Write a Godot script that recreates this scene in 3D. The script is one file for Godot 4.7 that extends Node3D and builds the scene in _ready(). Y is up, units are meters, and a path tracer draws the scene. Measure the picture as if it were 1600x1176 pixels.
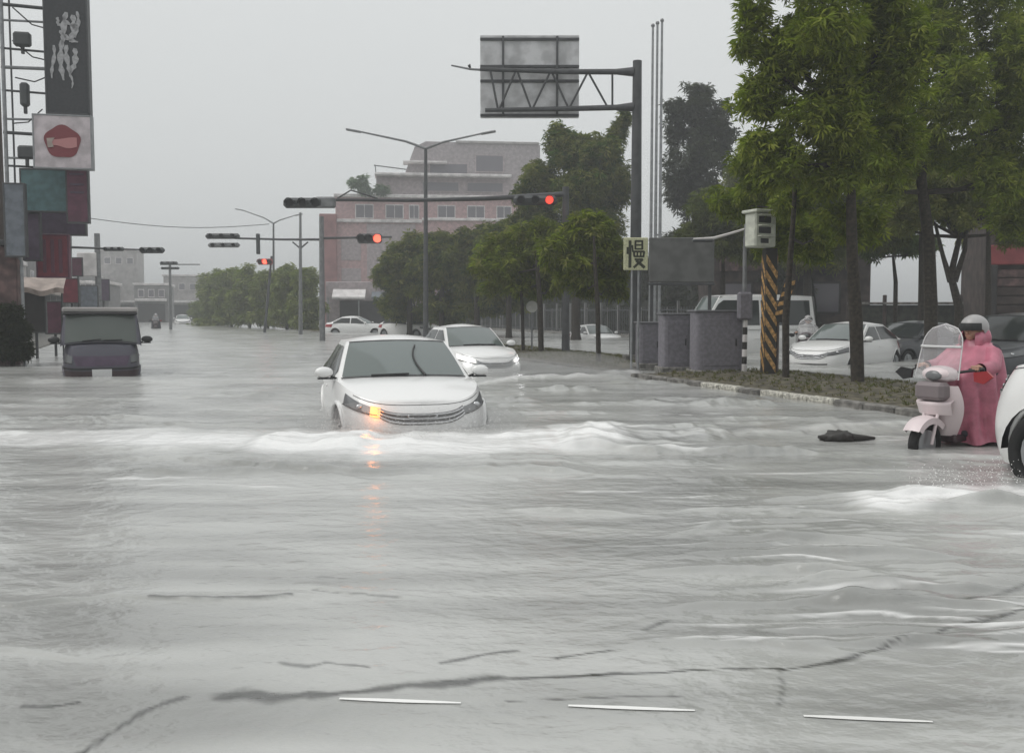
extends Node3D
# A flooded avenue under a grey rain sky. Metres, y up; the flood water lies at y = 0, the submerged road below it.
const CAM_H := 1.32
const F := 1500.0          # focal length in photograph pixels (1600 wide)
const PITCH := 0.06657     # camera tilts down a little
const ROAD := 0.349        # the avenue runs 20 degrees to the left of the view
var rng := RandomNumberGenerator.new()
var used := {}
var M := {}
var leaf_mesh: ArrayMesh
var env: Environment

func _ready():
	rng.seed = 7
	# ---------------------------------------------------------------- camera, sky, sun, exposure
	var cam := Camera3D.new(); cam.name = "camera"; add_child(cam)
	cam.position = Vector3(0, CAM_H, 0); cam.rotation.x = -PITCH
	cam.fov = rad_to_deg(2.0 * atan(588.0 / F)); cam.near = 0.05; cam.far = 3000.0; cam.current = true
	env = Environment.new()
	var sm := ProceduralSkyMaterial.new()
	sm.sky_top_color = Color(0.985, 0.995, 1.0); sm.sky_horizon_color = Color(0.742, 0.752, 0.752); sm.sky_curve = 1.6
	sm.ground_bottom_color = Color(0.45, 0.45, 0.44); sm.ground_horizon_color = Color(0.742, 0.752, 0.752); sm.ground_curve = 0.02
	sm.sun_angle_max = 1.0; sm.energy_multiplier = 1.32
	var sky := Sky.new(); sky.sky_material = sm
	env.background_mode = Environment.BG_SKY; env.sky = sky
	env.tonemap_mode = Environment.TONE_MAPPER_LINEAR; env.tonemap_exposure = 1.0
	env.sdfgi_enabled = true; env.ssao_enabled = true; env.ssil_enabled = true
	env.fog_enabled = true; env.fog_density = 0.0030; env.volumetric_fog_enabled = true; env.volumetric_fog_density = 0.0; env.fog_light_color = Color(0.86, 0.87, 0.875)
	var we := WorldEnvironment.new(); we.name = "world_environment"; we.environment = env; add_child(we)
	var sun := DirectionalLight3D.new(); sun.name = "sun"; sun.light_energy = 0.5; sun.light_angular_distance = 40.0
	sun.light_color = Color(1.0, 0.995, 0.985); sun.shadow_enabled = true; add_child(sun)
	sun.look_at_from_position(Vector3(-15, 20, 1), Vector3.ZERO)
	materials()
	leaf_mesh = sprig()
	# ---------------------------------------------------------------- large structure
	ground_and_water()
	islands()
	left_side()
	central_building()
	far_side()
	trees()
	# ---------------------------------------------------------------- objects
	vehicles()
	riders()
	gantry()
	signals()
	roadside()
	small_details()

# ==================================================================== coordinates
func at(px: float, py: float, d: float) -> Vector3:      # the point d metres ahead that stands at a place measured in the photograph
	var a := (px - 800.0) / F
	var b := (588.0 - py) / F
	var y := b * cos(PITCH) - sin(PITCH)
	var z := b * sin(PITCH) + cos(PITCH)
	return Vector3(a * d / z, CAM_H + y * d / z, -d)

func on(px: float, py: float, y0 := 0.0) -> Vector3:     # the point on the level y0
	var b := (588.0 - py) / F
	var y := b * cos(PITCH) - sin(PITCH)
	var z := b * sin(PITCH) + cos(PITCH)
	var k := (y0 - CAM_H) / y
	return Vector3((px - 800.0) / F * k, y0, -z * k)

func road(s: float, t: float, y := 0.0) -> Vector3:       # s metres along the avenue, t metres to its right
	return Vector3(-sin(ROAD) * s + cos(ROAD) * t, y, -cos(ROAD) * s - sin(ROAD) * t)

# ==================================================================== nodes and metas
func numbered(called: String) -> String:
	if not used.has(called):
		used[called] = 0
		return called
	used[called] += 1
	return "%s_%03d" % [called, used[called]]

func tag(o: Node, label := "", category := "", group := "", kind := ""):
	if label: o.set_meta("label", label)
	if category: o.set_meta("category", category)
	if group: o.set_meta("group", group)
	if kind: o.set_meta("kind", kind)
	return o

func thing(called: String, label: String, category: String, where := Vector3.ZERO, turn := 0.0, group := "") -> Node3D:
	var o := Node3D.new(); o.name = numbered(called); add_child(o)
	o.position = where; o.rotation.y = turn
	tag(o, label, category, group)
	return o

func mk() -> SurfaceTool:
	var st := SurfaceTool.new(); st.begin(Mesh.PRIMITIVE_TRIANGLES)
	return st

func obj(called: String, st: SurfaceTool, m: Material, parent: Node = self) -> MeshInstance3D:
	st.generate_normals()
	st.set_material(m)
	return put(called, st.commit(), parent)

func put(called: String, mesh: Mesh, parent: Node = self, m: Material = null) -> MeshInstance3D:
	var o := MeshInstance3D.new(); o.mesh = mesh
	if m: o.material_override = m
	o.name = numbered(called) if parent == self else called
	o.cast_shadow = GeometryInstance3D.SHADOW_CASTING_SETTING_ON
	parent.add_child(o, true)
	return o

func copy(o: Node3D, label := "", group := "") -> Node3D:
	var c: Node3D = o.duplicate(); var stem := String(o.name)
	if stem.length() > 4 and stem[-4] == "_" and stem.right(3).is_valid_int(): stem = stem.left(-4)
	c.name = numbered(stem); add_child(c)
	if label: c.set_meta("label", label)
	if group: c.set_meta("group", group)
	return c

# ==================================================================== shapes
func tri(st, a: Vector3, b: Vector3, c: Vector3):
	st.add_vertex(a); st.add_vertex(c); st.add_vertex(b)

func quad(st, a, b, c, d):
	tri(st, a, b, c); tri(st, a, c, d)

func box(st, c: Vector3, s: Vector3, bev := 0.0, bs := Basis()):    # a box with chamfered edges
	var h := s * 0.5
	st.set_smooth_group(-1)
	var e: float = min(bev, min(h.x, min(h.y, h.z)) * 0.9)
	var v := func(sx, sy, sz, ax):
		var p := Vector3(sx * (h.x - (0.0 if ax == 0 else e)), sy * (h.y - (0.0 if ax == 1 else e)), sz * (h.z - (0.0 if ax == 2 else e)))
		return c + bs * p
	for sg in [-1.0, 1.0]:
		var q := [[v.call(sg, -1, -1, 0), v.call(sg, 1, -1, 0), v.call(sg, 1, 1, 0), v.call(sg, -1, 1, 0)],
			[v.call(-1, sg, -1, 1), v.call(-1, sg, 1, 1), v.call(1, sg, 1, 1), v.call(1, sg, -1, 1)],
			[v.call(-1, -1, sg, 2), v.call(1, -1, sg, 2), v.call(1, 1, sg, 2), v.call(-1, 1, sg, 2)]]
		for f in q:
			if sg > 0: quad(st, f[0], f[1], f[2], f[3])
			else: quad(st, f[3], f[2], f[1], f[0])
	if e > 0.0:
		for i in [-1.0, 1.0]:
			for j in [-1.0, 1.0]:
				quad(st, v.call(i, j, -1, 0), v.call(i, j, 1, 0), v.call(i, j, 1, 1), v.call(i, j, -1, 1))
				quad(st, v.call(i, -1, j, 0), v.call(i, 1, j, 0), v.call(i, 1, j, 2), v.call(i, -1, j, 2))
				quad(st, v.call(-1, i, j, 1), v.call(1, i, j, 1), v.call(1, i, j, 2), v.call(-1, i, j, 2))
				for k in [-1.0, 1.0]:
					tri(st, v.call(i, j, k, 0), v.call(i, j, k, 1), v.call(i, j, k, 2))
	st.set_smooth_group(0)

func bx(c: Vector3, s: Vector3, bev := 0.0, bs := Basis()) -> SurfaceTool:
	var st := mk(); box(st, c, s, bev, bs); return st

func tube(st, pts: Array, radii: Array, n := 8, caps := true):
	var rings := []
	var side := Vector3.ZERO
	for i in pts.size():
		var dir: Vector3 = (pts[min(i + 1, pts.size() - 1)] - pts[max(i - 1, 0)]).normalized()
		if side == Vector3.ZERO:
			side = dir.cross(Vector3.UP if abs(dir.y) < 0.9 else Vector3.RIGHT).normalized()
		side = (side - dir * side.dot(dir)).normalized()
		var up: Vector3 = dir.cross(side)
		var r: float = radii[min(i, radii.size() - 1)]
		var ring := []
		for k in n:
			var a := TAU * k / n
			ring.append(pts[i] + (side * cos(a) + up * sin(a)) * r)
		rings.append(ring)
	for i in rings.size() - 1:
		for k in n:
			quad(st, rings[i][k], rings[i][(k + 1) % n], rings[i + 1][(k + 1) % n], rings[i + 1][k])
	if caps:
		st.set_smooth_group(-1)
		for e in [0, rings.size() - 1]:
			for k in n:
				tri(st, pts[e], rings[e][k if e > 0 else (k + 1) % n], rings[e][(k + 1) % n if e > 0 else k])
		st.set_smooth_group(0)

func tb(pts: Array, radii: Array, n := 8) -> SurfaceTool:
	var st := mk(); tube(st, pts, radii, n); return st

func surf(st, f: Callable, nu: int, nv: int):
	var g := []
	for i in nu + 1:
		var row := PackedVector3Array()
		for j in nv + 1: row.append(f.call(float(i) / nu, float(j) / nv))
		g.append(row)
	for i in nu:
		for j in nv: quad(st, g[i][j], g[i + 1][j], g[i + 1][j + 1], g[i][j + 1])

func slab(st, poly: Array, thick: float, bs := Basis(), o := Vector3.ZERO):   # an outline in its own xy plane, given depth along z
	st.set_smooth_group(-1)
	var p2 := PackedVector2Array(poly)
	var ix := Geometry2D.triangulate_polygon(p2)
	var w := func(p: Vector2, z: float): return o + bs * Vector3(p.x, p.y, z)
	for k in range(0, ix.size(), 3):
		tri(st, w.call(p2[ix[k]], thick / 2), w.call(p2[ix[k + 1]], thick / 2), w.call(p2[ix[k + 2]], thick / 2))
		tri(st, w.call(p2[ix[k + 2]], -thick / 2), w.call(p2[ix[k + 1]], -thick / 2), w.call(p2[ix[k]], -thick / 2))
	for k in p2.size():
		var a := p2[k]; var b := p2[(k + 1) % p2.size()]
		quad(st, w.call(a, -thick / 2), w.call(b, -thick / 2), w.call(b, thick / 2), w.call(a, thick / 2))
	st.set_smooth_group(0)

func ball(st, c: Vector3, r: Vector3, n := 10, bs := Basis()):
	surf(st, func(u, v): return c + bs * (Vector3(cos(u * TAU) * sin(v * PI), cos(v * PI), sin(u * TAU) * sin(v * PI)) * r), n, n / 2 + 1)

# ==================================================================== materials (linear base colours)
func lin(r: float, g: float, b: float) -> Color: return Color(r, g, b).linear_to_srgb()

func grain(freq: float, lo: float, seedn: int, oct := 4, stretch := false) -> NoiseTexture2D:
	var n := FastNoiseLite.new(); n.seed = seedn; n.frequency = freq; n.fractal_octaves = oct
	var t := NoiseTexture2D.new(); t.width = 512; t.height = 512; t.seamless = true; t.noise = n
	var g := Gradient.new(); g.set_color(0, Color(lo, lo, lo)); g.set_color(1, Color(1, 1, 1)); g.set_offset(0, 0.25); g.set_offset(1, 0.75)
	t.color_ramp = g
	return t

func mat(r: float, g: float, b: float, rough := 0.7, metal := 0.0, tex: Texture2D = null, scale := 0.5, world := true) -> StandardMaterial3D:
	var m := StandardMaterial3D.new()
	m.albedo_color = lin(r, g, b); m.roughness = rough; m.metallic = metal
	if tex:
		m.albedo_texture = tex; m.uv1_triplanar = true; m.uv1_world_triplanar = world; m.uv1_scale = Vector3.ONE * scale
	return m

func glow(r: float, g: float, b: float, e: float) -> StandardMaterial3D:
	var m := mat(r * 0.5, g * 0.5, b * 0.5, 0.3)
	m.emission_enabled = true; m.emission = lin(r, g, b); m.emission_energy_multiplier = e
	return m

func materials():
	var fine := grain(0.03, 0.86, 3, 5)
	var patch := grain(0.008, 0.84, 5, 5)
	var strong := grain(0.015, 0.58, 9, 5)
	M.fine = fine; M.patch = patch; M.strong = strong
	M.paint = mat(0.80, 0.80, 0.79, 0.32); M.paint.clearcoat_enabled = true; M.paint.clearcoat = 0.6; M.paint.clearcoat_roughness = 0.12
	M.paint_dark = mat(0.025, 0.027, 0.033, 0.3); M.paint_dark.clearcoat_enabled = true; M.paint_dark.clearcoat = 0.6
	M.paint_blue = mat(0.085, 0.083, 0.105, 0.4)
	M.glass = mat(0.13, 0.155, 0.15, 0.07); M.glass.metallic_specular = 0.6
	M.glass_van = mat(0.10, 0.115, 0.105, 0.1)
	M.glass_dark = mat(0.035, 0.04, 0.04, 0.1)
	M.chrome = mat(0.55, 0.56, 0.57, 0.22, 0.9)
	M.black = mat(0.012, 0.012, 0.013, 0.45)
	M.tyre = mat(0.014, 0.014, 0.014, 0.8, 0.0, fine, 4.0, false)
	M.rim = mat(0.35, 0.36, 0.37, 0.35, 0.7)
	M.lamp_clear = mat(0.16, 0.165, 0.17, 0.12)
	M.amber = glow(1.0, 0.42, 0.12, 1.7)
	M.headlamp = glow(1.0, 0.98, 0.94, 0.9)
	M.red_lamp = glow(1.0, 0.12, 0.07, 2.6)
	M.red_faint = glow(1.0, 0.10, 0.06, 0.9)
	M.red_dim = mat(0.25, 0.02, 0.02, 0.25)
	M.tail = mat(0.30, 0.015, 0.02, 0.25)
	M.plate = mat(0.6, 0.6, 0.6, 0.5)
	M.steel = mat(0.085, 0.088, 0.092, 0.55, 0.2, patch, 0.7)
	M.steel_light = mat(0.30, 0.31, 0.32, 0.5, 0.2, patch, 0.7)
	M.galv = mat(0.24, 0.245, 0.25, 0.55, 0.3, patch, 0.9)
	M.dark_sign = mat(0.045, 0.047, 0.052, 0.6, 0.0, fine, 0.8)
	M.white_sign = mat(0.60, 0.54, 0.56, 0.6, 0.0, patch, 0.5)
	M.chalk = mat(0.42, 0.42, 0.43, 0.7, 0.0, patch, 2.0)
	M.logo_red = mat(0.23, 0.045, 0.055, 0.6, 0.0, fine, 2.0)
	M.logo_pink = mat(0.45, 0.20, 0.20, 0.6)
	M.teal = mat(0.10, 0.19, 0.20, 0.6, 0.0, patch, 0.8)
	M.maroon = mat(0.13, 0.045, 0.075, 0.6, 0.0, patch, 0.8)
	M.red_sign = mat(0.21, 0.035, 0.055, 0.6, 0.0, patch, 0.7)
	M.violet = mat(0.10, 0.07, 0.11, 0.6, 0.0, patch, 0.9)
	M.blue_grey = mat(0.17, 0.19, 0.22, 0.6, 0.0, patch, 0.9)
	M.brown_wall = mat(0.17, 0.105, 0.10, 0.8, 0.0, strong, 0.35)
	M.pole_brown = mat(0.10, 0.08, 0.072, 0.8, 0.0, patch, 0.6)
	M.awning = mat(0.45, 0.38, 0.34, 0.8, 0.0, patch, 0.6)
	M.shop_dark = mat(0.045, 0.042, 0.042, 0.8, 0.0, patch, 0.4)
	M.wall_grey = mat(0.24, 0.235, 0.235, 0.85, 0.0, patch, 0.25)
	M.wall_pale = mat(0.42, 0.40, 0.39, 0.85, 0.0, patch, 0.22)
	M.wall_pink = mat(0.54, 0.37, 0.37, 0.85, 0.0, fine, 0.15)
	M.wall_mauve = mat(0.46, 0.40, 0.41, 0.85, 0.0, fine, 0.15)
	M.wall_rust = mat(0.34, 0.17, 0.17, 0.85, 0.0, patch, 0.15)
	M.trim = mat(0.76, 0.73, 0.72, 0.8, 0.0, patch, 0.2)
	M.roof_mauve = mat(0.42, 0.38, 0.39, 0.8, 0.0, fine, 0.15)
	M.pane = mat(0.15, 0.14, 0.16, 0.12)
	M.cabinet = mat(0.20, 0.19, 0.215, 0.6, 0.0, fine, 0.6)
	M.cabinet_top = mat(0.13, 0.13, 0.14, 0.6, 0.0, patch, 0.8)
	M.slow_yellow = mat(0.62, 0.62, 0.40, 0.55, 0.0, fine, 1.2)
	M.letter = mat(0.03, 0.033, 0.018, 0.7)
	M.stripe_yellow = mat(0.66, 0.38, 0.13, 0.6, 0.0, strong, 1.6)
	M.stripe_black = mat(0.02, 0.017, 0.014, 0.65)
	M.signal_white = mat(0.62, 0.64, 0.55, 0.6, 0.0, patch, 0.9)
	M.signal_grey = mat(0.055, 0.06, 0.062, 0.5)
	M.bark = mat(0.055, 0.045, 0.034, 0.95, 0.0, strong, 1.6)
	M.concrete = mat(0.27, 0.26, 0.24, 0.9, 0.0, strong, 0.7)
	M.kerb_white = mat(0.68, 0.66, 0.58, 0.75, 0.0, strong, 1.8)
	M.soil = mat(0.135, 0.12, 0.08, 0.95, 0.0, strong, 0.5)
	M.asphalt = mat(0.05, 0.05, 0.052, 0.9, 0.0, patch, 0.3)
	M.tarp = mat(0.80, 0.80, 0.76, 0.8, 0.0, patch, 0.2)
	M.red_fascia = mat(0.27, 0.05, 0.055, 0.6, 0.0, patch, 0.4)
	M.brown_low = mat(0.085, 0.062, 0.055, 0.9, 0.0, strong, 0.2)
	M.hedge_wall = mat(0.05, 0.055, 0.042, 0.95, 0.0, strong, 0.5)
	M.fence = mat(0.075, 0.08, 0.085, 0.6, 0.2)
	M.fence_light = mat(0.22, 0.22, 0.22, 0.6, 0.2)
	M.pink = mat(0.55, 0.18, 0.25, 0.36, 0.0, patch, 1.4, false); M.pink.backlight_enabled = true; M.pink.backlight = Color(0.25, 0.08, 0.1)
	M.grey_coat = mat(0.33, 0.33, 0.33, 0.5, 0.0, patch, 1.4, false)
	M.scoot_white = mat(0.70, 0.60, 0.61, 0.35); M.scoot_white.clearcoat_enabled = true; M.scoot_white.clearcoat = 0.4
	M.scoot_dark = mat(0.05, 0.03, 0.035, 0.5)
	M.scoot_grey = mat(0.19, 0.16, 0.165, 0.45)
	M.skin = mat(0.42, 0.24, 0.17, 0.55)
	M.cloth = mat(0.04, 0.04, 0.05, 0.9)
	M.helmet = mat(0.36, 0.35, 0.35, 0.35)
	M.eye = mat(0.03, 0.02, 0.015, 0.2)
	M.shield = StandardMaterial3D.new()
	M.shield.albedo_color = Color(0.85, 0.84, 0.85, 0.28); M.shield.transparency = BaseMaterial3D.TRANSPARENCY_ALPHA; M.shield.roughness = 0.12
	M.leaf = StandardMaterial3D.new()
	M.leaf.vertex_color_use_as_albedo = true; M.leaf.roughness = 0.7; M.leaf.metallic_specular = 0.2; M.leaf.backlight_enabled = true; M.leaf.backlight = Color(0.75, 0.85, 0.35); M.leaf.cull_mode = BaseMaterial3D.CULL_DISABLED
	M.spray = mat(1.0, 1.0, 1.0, 0.25); M.spray.vertex_color_use_as_albedo = true
	M.debris = mat(0.03, 0.028, 0.025, 0.5)
	M.paint_line = mat(0.82, 0.82, 0.80, 0.2)

# ==================================================================== ground and water
func spread(lo: float, fine_lo: float, fine_hi: float, hi: float, step: float, grow: float) -> PackedFloat32Array:
	var out := []
	var x := fine_lo
	while x < fine_hi: out.append(x); x += step
	out.append(fine_hi)
	var s := step
	x = fine_hi
	while x < hi: s *= grow; x += s; out.append(min(x, hi))
	s = step; x = fine_lo
	while x > lo: s *= grow; x -= s; out.push_front(max(x, lo))
	return PackedFloat32Array(out)

func stroke(h: PackedFloat32Array, foam: PackedFloat32Array, xs: PackedFloat32Array, zs: PackedFloat32Array, pts: Array, amp: float, near: float, far: float, white := 0.0, wn: FastNoiseLite = null):
	# a small travelling front: steep towards the nearer side, long behind; pts run left to right on the water
	var nx := xs.size()
	for k in pts.size() - 1:
		var a: Vector3 = pts[k]; var b: Vector3 = pts[k + 1]
		var reach: float = max(near, far) * 2.6
		var i0: int = xs.bsearch(min(a.x, b.x)); var i1: int = xs.bsearch(max(a.x, b.x))
		if k == 0: i0 = xs.bsearch(a.x - 0.3)
		if k == pts.size() - 2: i1 = xs.bsearch(b.x + 0.3)
		for j in range(zs.bsearch(min(a.z, b.z) - reach), min(zs.bsearch(max(a.z, b.z) + reach), zs.size())):
			for i in range(i0, min(i1, nx)):
				var t: float = (xs[i] - a.x) / max(b.x - a.x, 1e-4)
				var edge: float = 1.0
				if k == 0: edge = clamp(t * (b.x - a.x) / 0.3 + 1.0, 0.0, 1.0)
				if k == pts.size() - 2: edge = min(edge, clamp(1.0 - (t - 1.0) * (b.x - a.x) / 0.3, 0.0, 1.0))
				var zl: float = lerp(a.z, b.z, t) + (wn.get_noise_2d(xs[i] * 2.2, pts[0].z * 3.0) * min(near * 2.5, 0.16) if wn else 0.0)
				var q := zs[j] - zl
				var w: float = near if q > 0.0 else far
				var e := exp(-(q * q) / (w * w)) * edge
				var vary: float = 0.8 + 0.7 * wn.get_noise_2d(xs[i] * 1.6 + 40.0, pts[0].z) if wn else 1.0
				var id := j * nx + i
				h[id] += amp * e * vary
				if white > 0.0: foam[id] = max(foam[id], e * white)

func dark_mark(out: PackedFloat32Array, xs: PackedFloat32Array, zs: PackedFloat32Array, pts: Array, width: float, depth: float, wn: FastNoiseLite):
	# a ragged dark mark along a line on the surface
	var nx := xs.size()
	for k in pts.size() - 1:
		var a := Vector2(pts[k].x, pts[k].z); var b := Vector2(pts[k + 1].x, pts[k + 1].z)
		var ab := b - a
		for j in range(zs.bsearch(min(a.y, b.y) - width * 2.0), min(zs.bsearch(max(a.y, b.y) + width * 2.0), zs.size())):
			for i in range(xs.bsearch(min(a.x, b.x) - width * 2.0), min(xs.bsearch(max(a.x, b.x) + width * 2.0), nx)):
				var p := Vector2(xs[i], zs[j])
				p += Vector2(0, 0.012 * wn.get_noise_2d(p.x * 0.5, 3.0) + 0.4 * width * wn.get_noise_2d(p.x * 0.9, 40.0))
				var t: float = clamp((p - a).dot(ab) / max(ab.length_squared(), 1e-6), 0.0, 1.0)
				var gone: float = (p - a - ab * t).length() / (width * clamp(0.65 + 0.9 * wn.get_noise_2d(p.x * 0.35, p.y * 0.3 + 7.0), 0.12, 1.2))
				var amount: float = clamp(1.4 - gone * 1.1 + 0.7 * wn.get_noise_2d(p.x * 1.1, p.y * 1.6), 0.0, 1.0) * min(depth * 1.15, 1.0)
				var id := j * nx + i
				out[id] = max(out[id], amount)

func ground_and_water():
	var g := mk()
	box(g, Vector3(0, -1.0, -700), Vector3(3000, 1.0, 2000))
	tag(obj("ground", g, M.asphalt), "dark road and ground lying under the flood", "ground", "", "structure")
	var xs := spread(-420, -3.6, 3.8, 420, 0.017, 1.022)
	var zs := spread(-1500, -6.5, -2.2, 40, 0.0155, 1.0145)
	var nx := xs.size(); var nz := zs.size()
	var n1 := FastNoiseLite.new(); n1.seed = 1; n1.frequency = 0.11
	var n2 := FastNoiseLite.new(); n2.seed = 2; n2.frequency = 0.75; n2.fractal_octaves = 3
	var n3 := FastNoiseLite.new(); n3.seed = 3; n3.frequency = 3.2; n3.fractal_octaves = 2
	var n4 := FastNoiseLite.new(); n4.seed = 4; n4.frequency = 0.22; n4.fractal_octaves = 2
	var n5 := FastNoiseLite.new(); n5.seed = 5; n5.frequency = 5.0; n5.fractal_octaves = 4
	var h := PackedFloat32Array(); h.resize(nx * nz)
	var foam := PackedFloat32Array(); foam.resize(nx * nz)
	for j in nz:
		var z := zs[j]
		var far_fade: float = clamp(70.0 / max(-z, 1.0), 0.0, 1.0)
		var fine_fade: float = clamp(22.0 / max(-z, 1.0), 0.0, 1.0)
		for i in nx:
			var x := xs[i]
			var rough: float = clamp(0.5 + 1.1 * n4.get_noise_2d(x, z * 0.6), 0.10, 1.2)
			var rr: float = clamp((x - 1.0) / 2.0, 0.0, 1.0) * clamp((-z - 3.2) / 1.4, 0.0, 1.0)     # choppier to the right, as in the picture
			rough = max(rough, 0.75 * rr)
			if z < -7.0: rough = max(rough, clamp((-z - 7.0) / 5.0, 0.0, 0.8))
			var y: float = 0.016 * n1.get_noise_2d(x, z) * far_fade
			y += (0.020 if z > -6.0 else lerp(0.020, 0.046, clamp((-6.0 - z) / 20.0, 0.0, 1.0))) * rough * n2.get_noise_2d(x * 0.55, z) * far_fade
			y += 0.0070 * rough * n3.get_noise_2d(x * 0.4, z) * fine_fade
			h[j * nx + i] = y * clamp((-z - 2.4) / 2.2, 0.22, 1.0)     # nearly still where the water is only a film
	var L := func(pp: Array): return pp.map(func(p): return on(p[0], p[1]))
	# bow wave of the nearest car, its arms to both sides, the right-hand car's wave, and the small fronts in the foreground
	stroke(h, foam, xs, zs, L.call([[-80, 690], [150, 689], [330, 692], [480, 695], [560, 698]]), 0.035, 0.5, 0.95, 0.90, n2)
	stroke(h, foam, xs, zs, L.call([[420, 696], [540, 700], [640, 702], [740, 700], [850, 694], [960, 688]]), 0.055, 0.70, 1.25, 1.05, n2)
	stroke(h, foam, xs, zs, L.call([[860, 690], [950, 686], [1030, 684], [1100, 682]]), 0.05, 0.35, 0.7, 0.40, n2)
	stroke(h, foam, xs, zs, L.call([[900, 702], [1010, 708], [1130, 711], [1240, 711]]), 0.075, 0.06, 0.55, 0.0, n2)
	stroke(h, foam, xs, zs, L.call([[320, 722], [480, 737], [600, 740], [760, 735], [880, 738]]), 0.05, 0.05, 0.5, 0.0, n2)
	stroke(h, foam, xs, zs, L.call([[1090, 686], [1200, 679], [1300, 672], [1420, 668]]), 0.06, 0.2, 0.45, 0.38, n2)
	stroke(h, foam, xs, zs, L.call([[1380, 796], [1480, 784], [1540, 778], [1700, 772]]), 0.035, 0.22, 0.45, 0.9, n2)
	stroke(h, foam, xs, zs, L.call([[760, 600], [840, 592], [900, 590], [990, 584]]), 0.08, 0.5, 0.9, 0.75, n2)
	stroke(h, foam, xs, zs, L.call([[960, 630], [1080, 634], [1180, 632]]), 0.05, 0.12, 0.4, 0.0, n2)
	stroke(h, foam, xs, zs, L.call([[560, 768], [700, 765]]), 0.012, 0.04, 0.2, 0.0, n2)
	stroke(h, foam, xs, zs, L.call([[-60, 590], [60, 596], [180, 598], [300, 594]]), 0.06, 0.25, 0.5, 0.25, n2)
	stroke(h, foam, xs, zs, L.call([[340, 618], [420, 622], [500, 620]]), 0.05, 0.15, 0.4, 0.0, n2)
	for q in [[0.028, [[860, 797], [930, 800], [970, 802]]], [0.03, [[1230, 782], [1320, 780], [1420, 778]]], [0.02, [[240, 934], [300, 936], [380, 933], [450, 931]]], [0.016, [[500, 920], [560, 926], [610, 930]]], [0.02, [[-60, 945], [20, 952], [80, 944]]], [0.022, [[1080, 830], [1120, 824], [1180, 818]]], [0.014, [[-60, 1018], [20, 1016], [85, 1022]]]]:
		stroke(h, foam, xs, zs, L.call(q[1]), q[0], 0.016, 0.10, 0.0, n2)
	for k in 70:      # short chop crests on the right
		var a := on(1080.0 + 560.0 * rng.randf(), 780.0 + 230.0 * rng.randf())
		var len := 0.15 + 0.35 * rng.randf()
		stroke(h, foam, xs, zs, [a, a + Vector3(len, 0, rng.randf_range(-0.03, 0.03)), a + Vector3(2 * len, 0, rng.randf_range(-0.06, 0.06))], 0.010 + 0.014 * rng.randf(), 0.022, 0.09, 0.0, n2)
	for k in 60:      # torn streaks of foam drifting on the chop
		var right := k % 3 > 0
		var a := on(980.0 + 640.0 * rng.randf(), 760.0 + 260.0 * rng.randf()) if right else on(1500.0 * rng.randf(), 640.0 + 130.0 * rng.randf())
		var len := (0.08 + 0.22 * rng.randf()) * (1.0 if right else 2.0)
		stroke(h, foam, xs, zs, [a, a + Vector3(len, 0, rng.randf_range(-0.02, 0.02)), a + Vector3(2 * len, 0, rng.randf_range(-0.05, 0.05))], 0.003, 0.010 if right else 0.03, 0.018 if right else 0.06, 0.45 + 0.3 * rng.randf(), n2)
	for k in 90:      # and further out
		var a := on(1500.0 * rng.randf(), 556.0 + 190.0 * rng.randf())
		var len := 0.3 + 0.8 * rng.randf()
		stroke(h, foam, xs, zs, [a, a + Vector3(len, 0, rng.randf_range(-0.1, 0.1)), a + Vector3(2 * len, 0, rng.randf_range(-0.2, 0.2))], (0.0016 + 0.0018 * rng.randf()) * -a.z, 0.05, 0.2, 0.0, n2)
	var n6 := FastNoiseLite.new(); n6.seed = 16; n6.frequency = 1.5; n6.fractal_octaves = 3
	var crack_ripple := PackedFloat32Array(); crack_ripple.resize(nx * nz)  # pavement cracks, plus the dark of some ripple fronts painted into the colour
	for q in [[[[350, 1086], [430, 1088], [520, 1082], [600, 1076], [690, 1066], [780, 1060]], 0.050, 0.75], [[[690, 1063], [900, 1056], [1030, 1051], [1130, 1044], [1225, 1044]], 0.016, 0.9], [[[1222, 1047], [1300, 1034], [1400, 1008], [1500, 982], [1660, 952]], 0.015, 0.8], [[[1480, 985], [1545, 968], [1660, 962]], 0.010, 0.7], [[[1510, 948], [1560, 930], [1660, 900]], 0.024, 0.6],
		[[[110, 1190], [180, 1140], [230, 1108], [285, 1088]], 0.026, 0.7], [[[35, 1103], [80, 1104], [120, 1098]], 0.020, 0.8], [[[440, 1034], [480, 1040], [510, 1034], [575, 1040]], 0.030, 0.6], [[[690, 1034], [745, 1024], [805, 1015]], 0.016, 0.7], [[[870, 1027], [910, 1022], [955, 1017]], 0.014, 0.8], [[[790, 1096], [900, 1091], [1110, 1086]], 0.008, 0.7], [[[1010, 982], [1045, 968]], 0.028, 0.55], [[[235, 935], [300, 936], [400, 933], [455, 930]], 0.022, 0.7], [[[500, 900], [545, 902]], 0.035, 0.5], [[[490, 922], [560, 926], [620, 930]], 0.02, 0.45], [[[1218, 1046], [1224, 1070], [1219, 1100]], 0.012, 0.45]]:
		dark_mark(crack_ripple, xs, zs, L.call(q[0]), q[1], q[2], n5)
	var v := PackedVector3Array(); v.resize(nx * nz)
	var nrm := PackedVector3Array(); nrm.resize(nx * nz)
	var col := PackedColorArray(); col.resize(nx * nz)
	var mud := Color(0.265, 0.268, 0.257); var mud2 := Color(0.445, 0.450, 0.433); var tar_shade := Color(0.055, 0.055, 0.052); var froth := Color(0.80, 0.80, 0.79)
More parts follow.
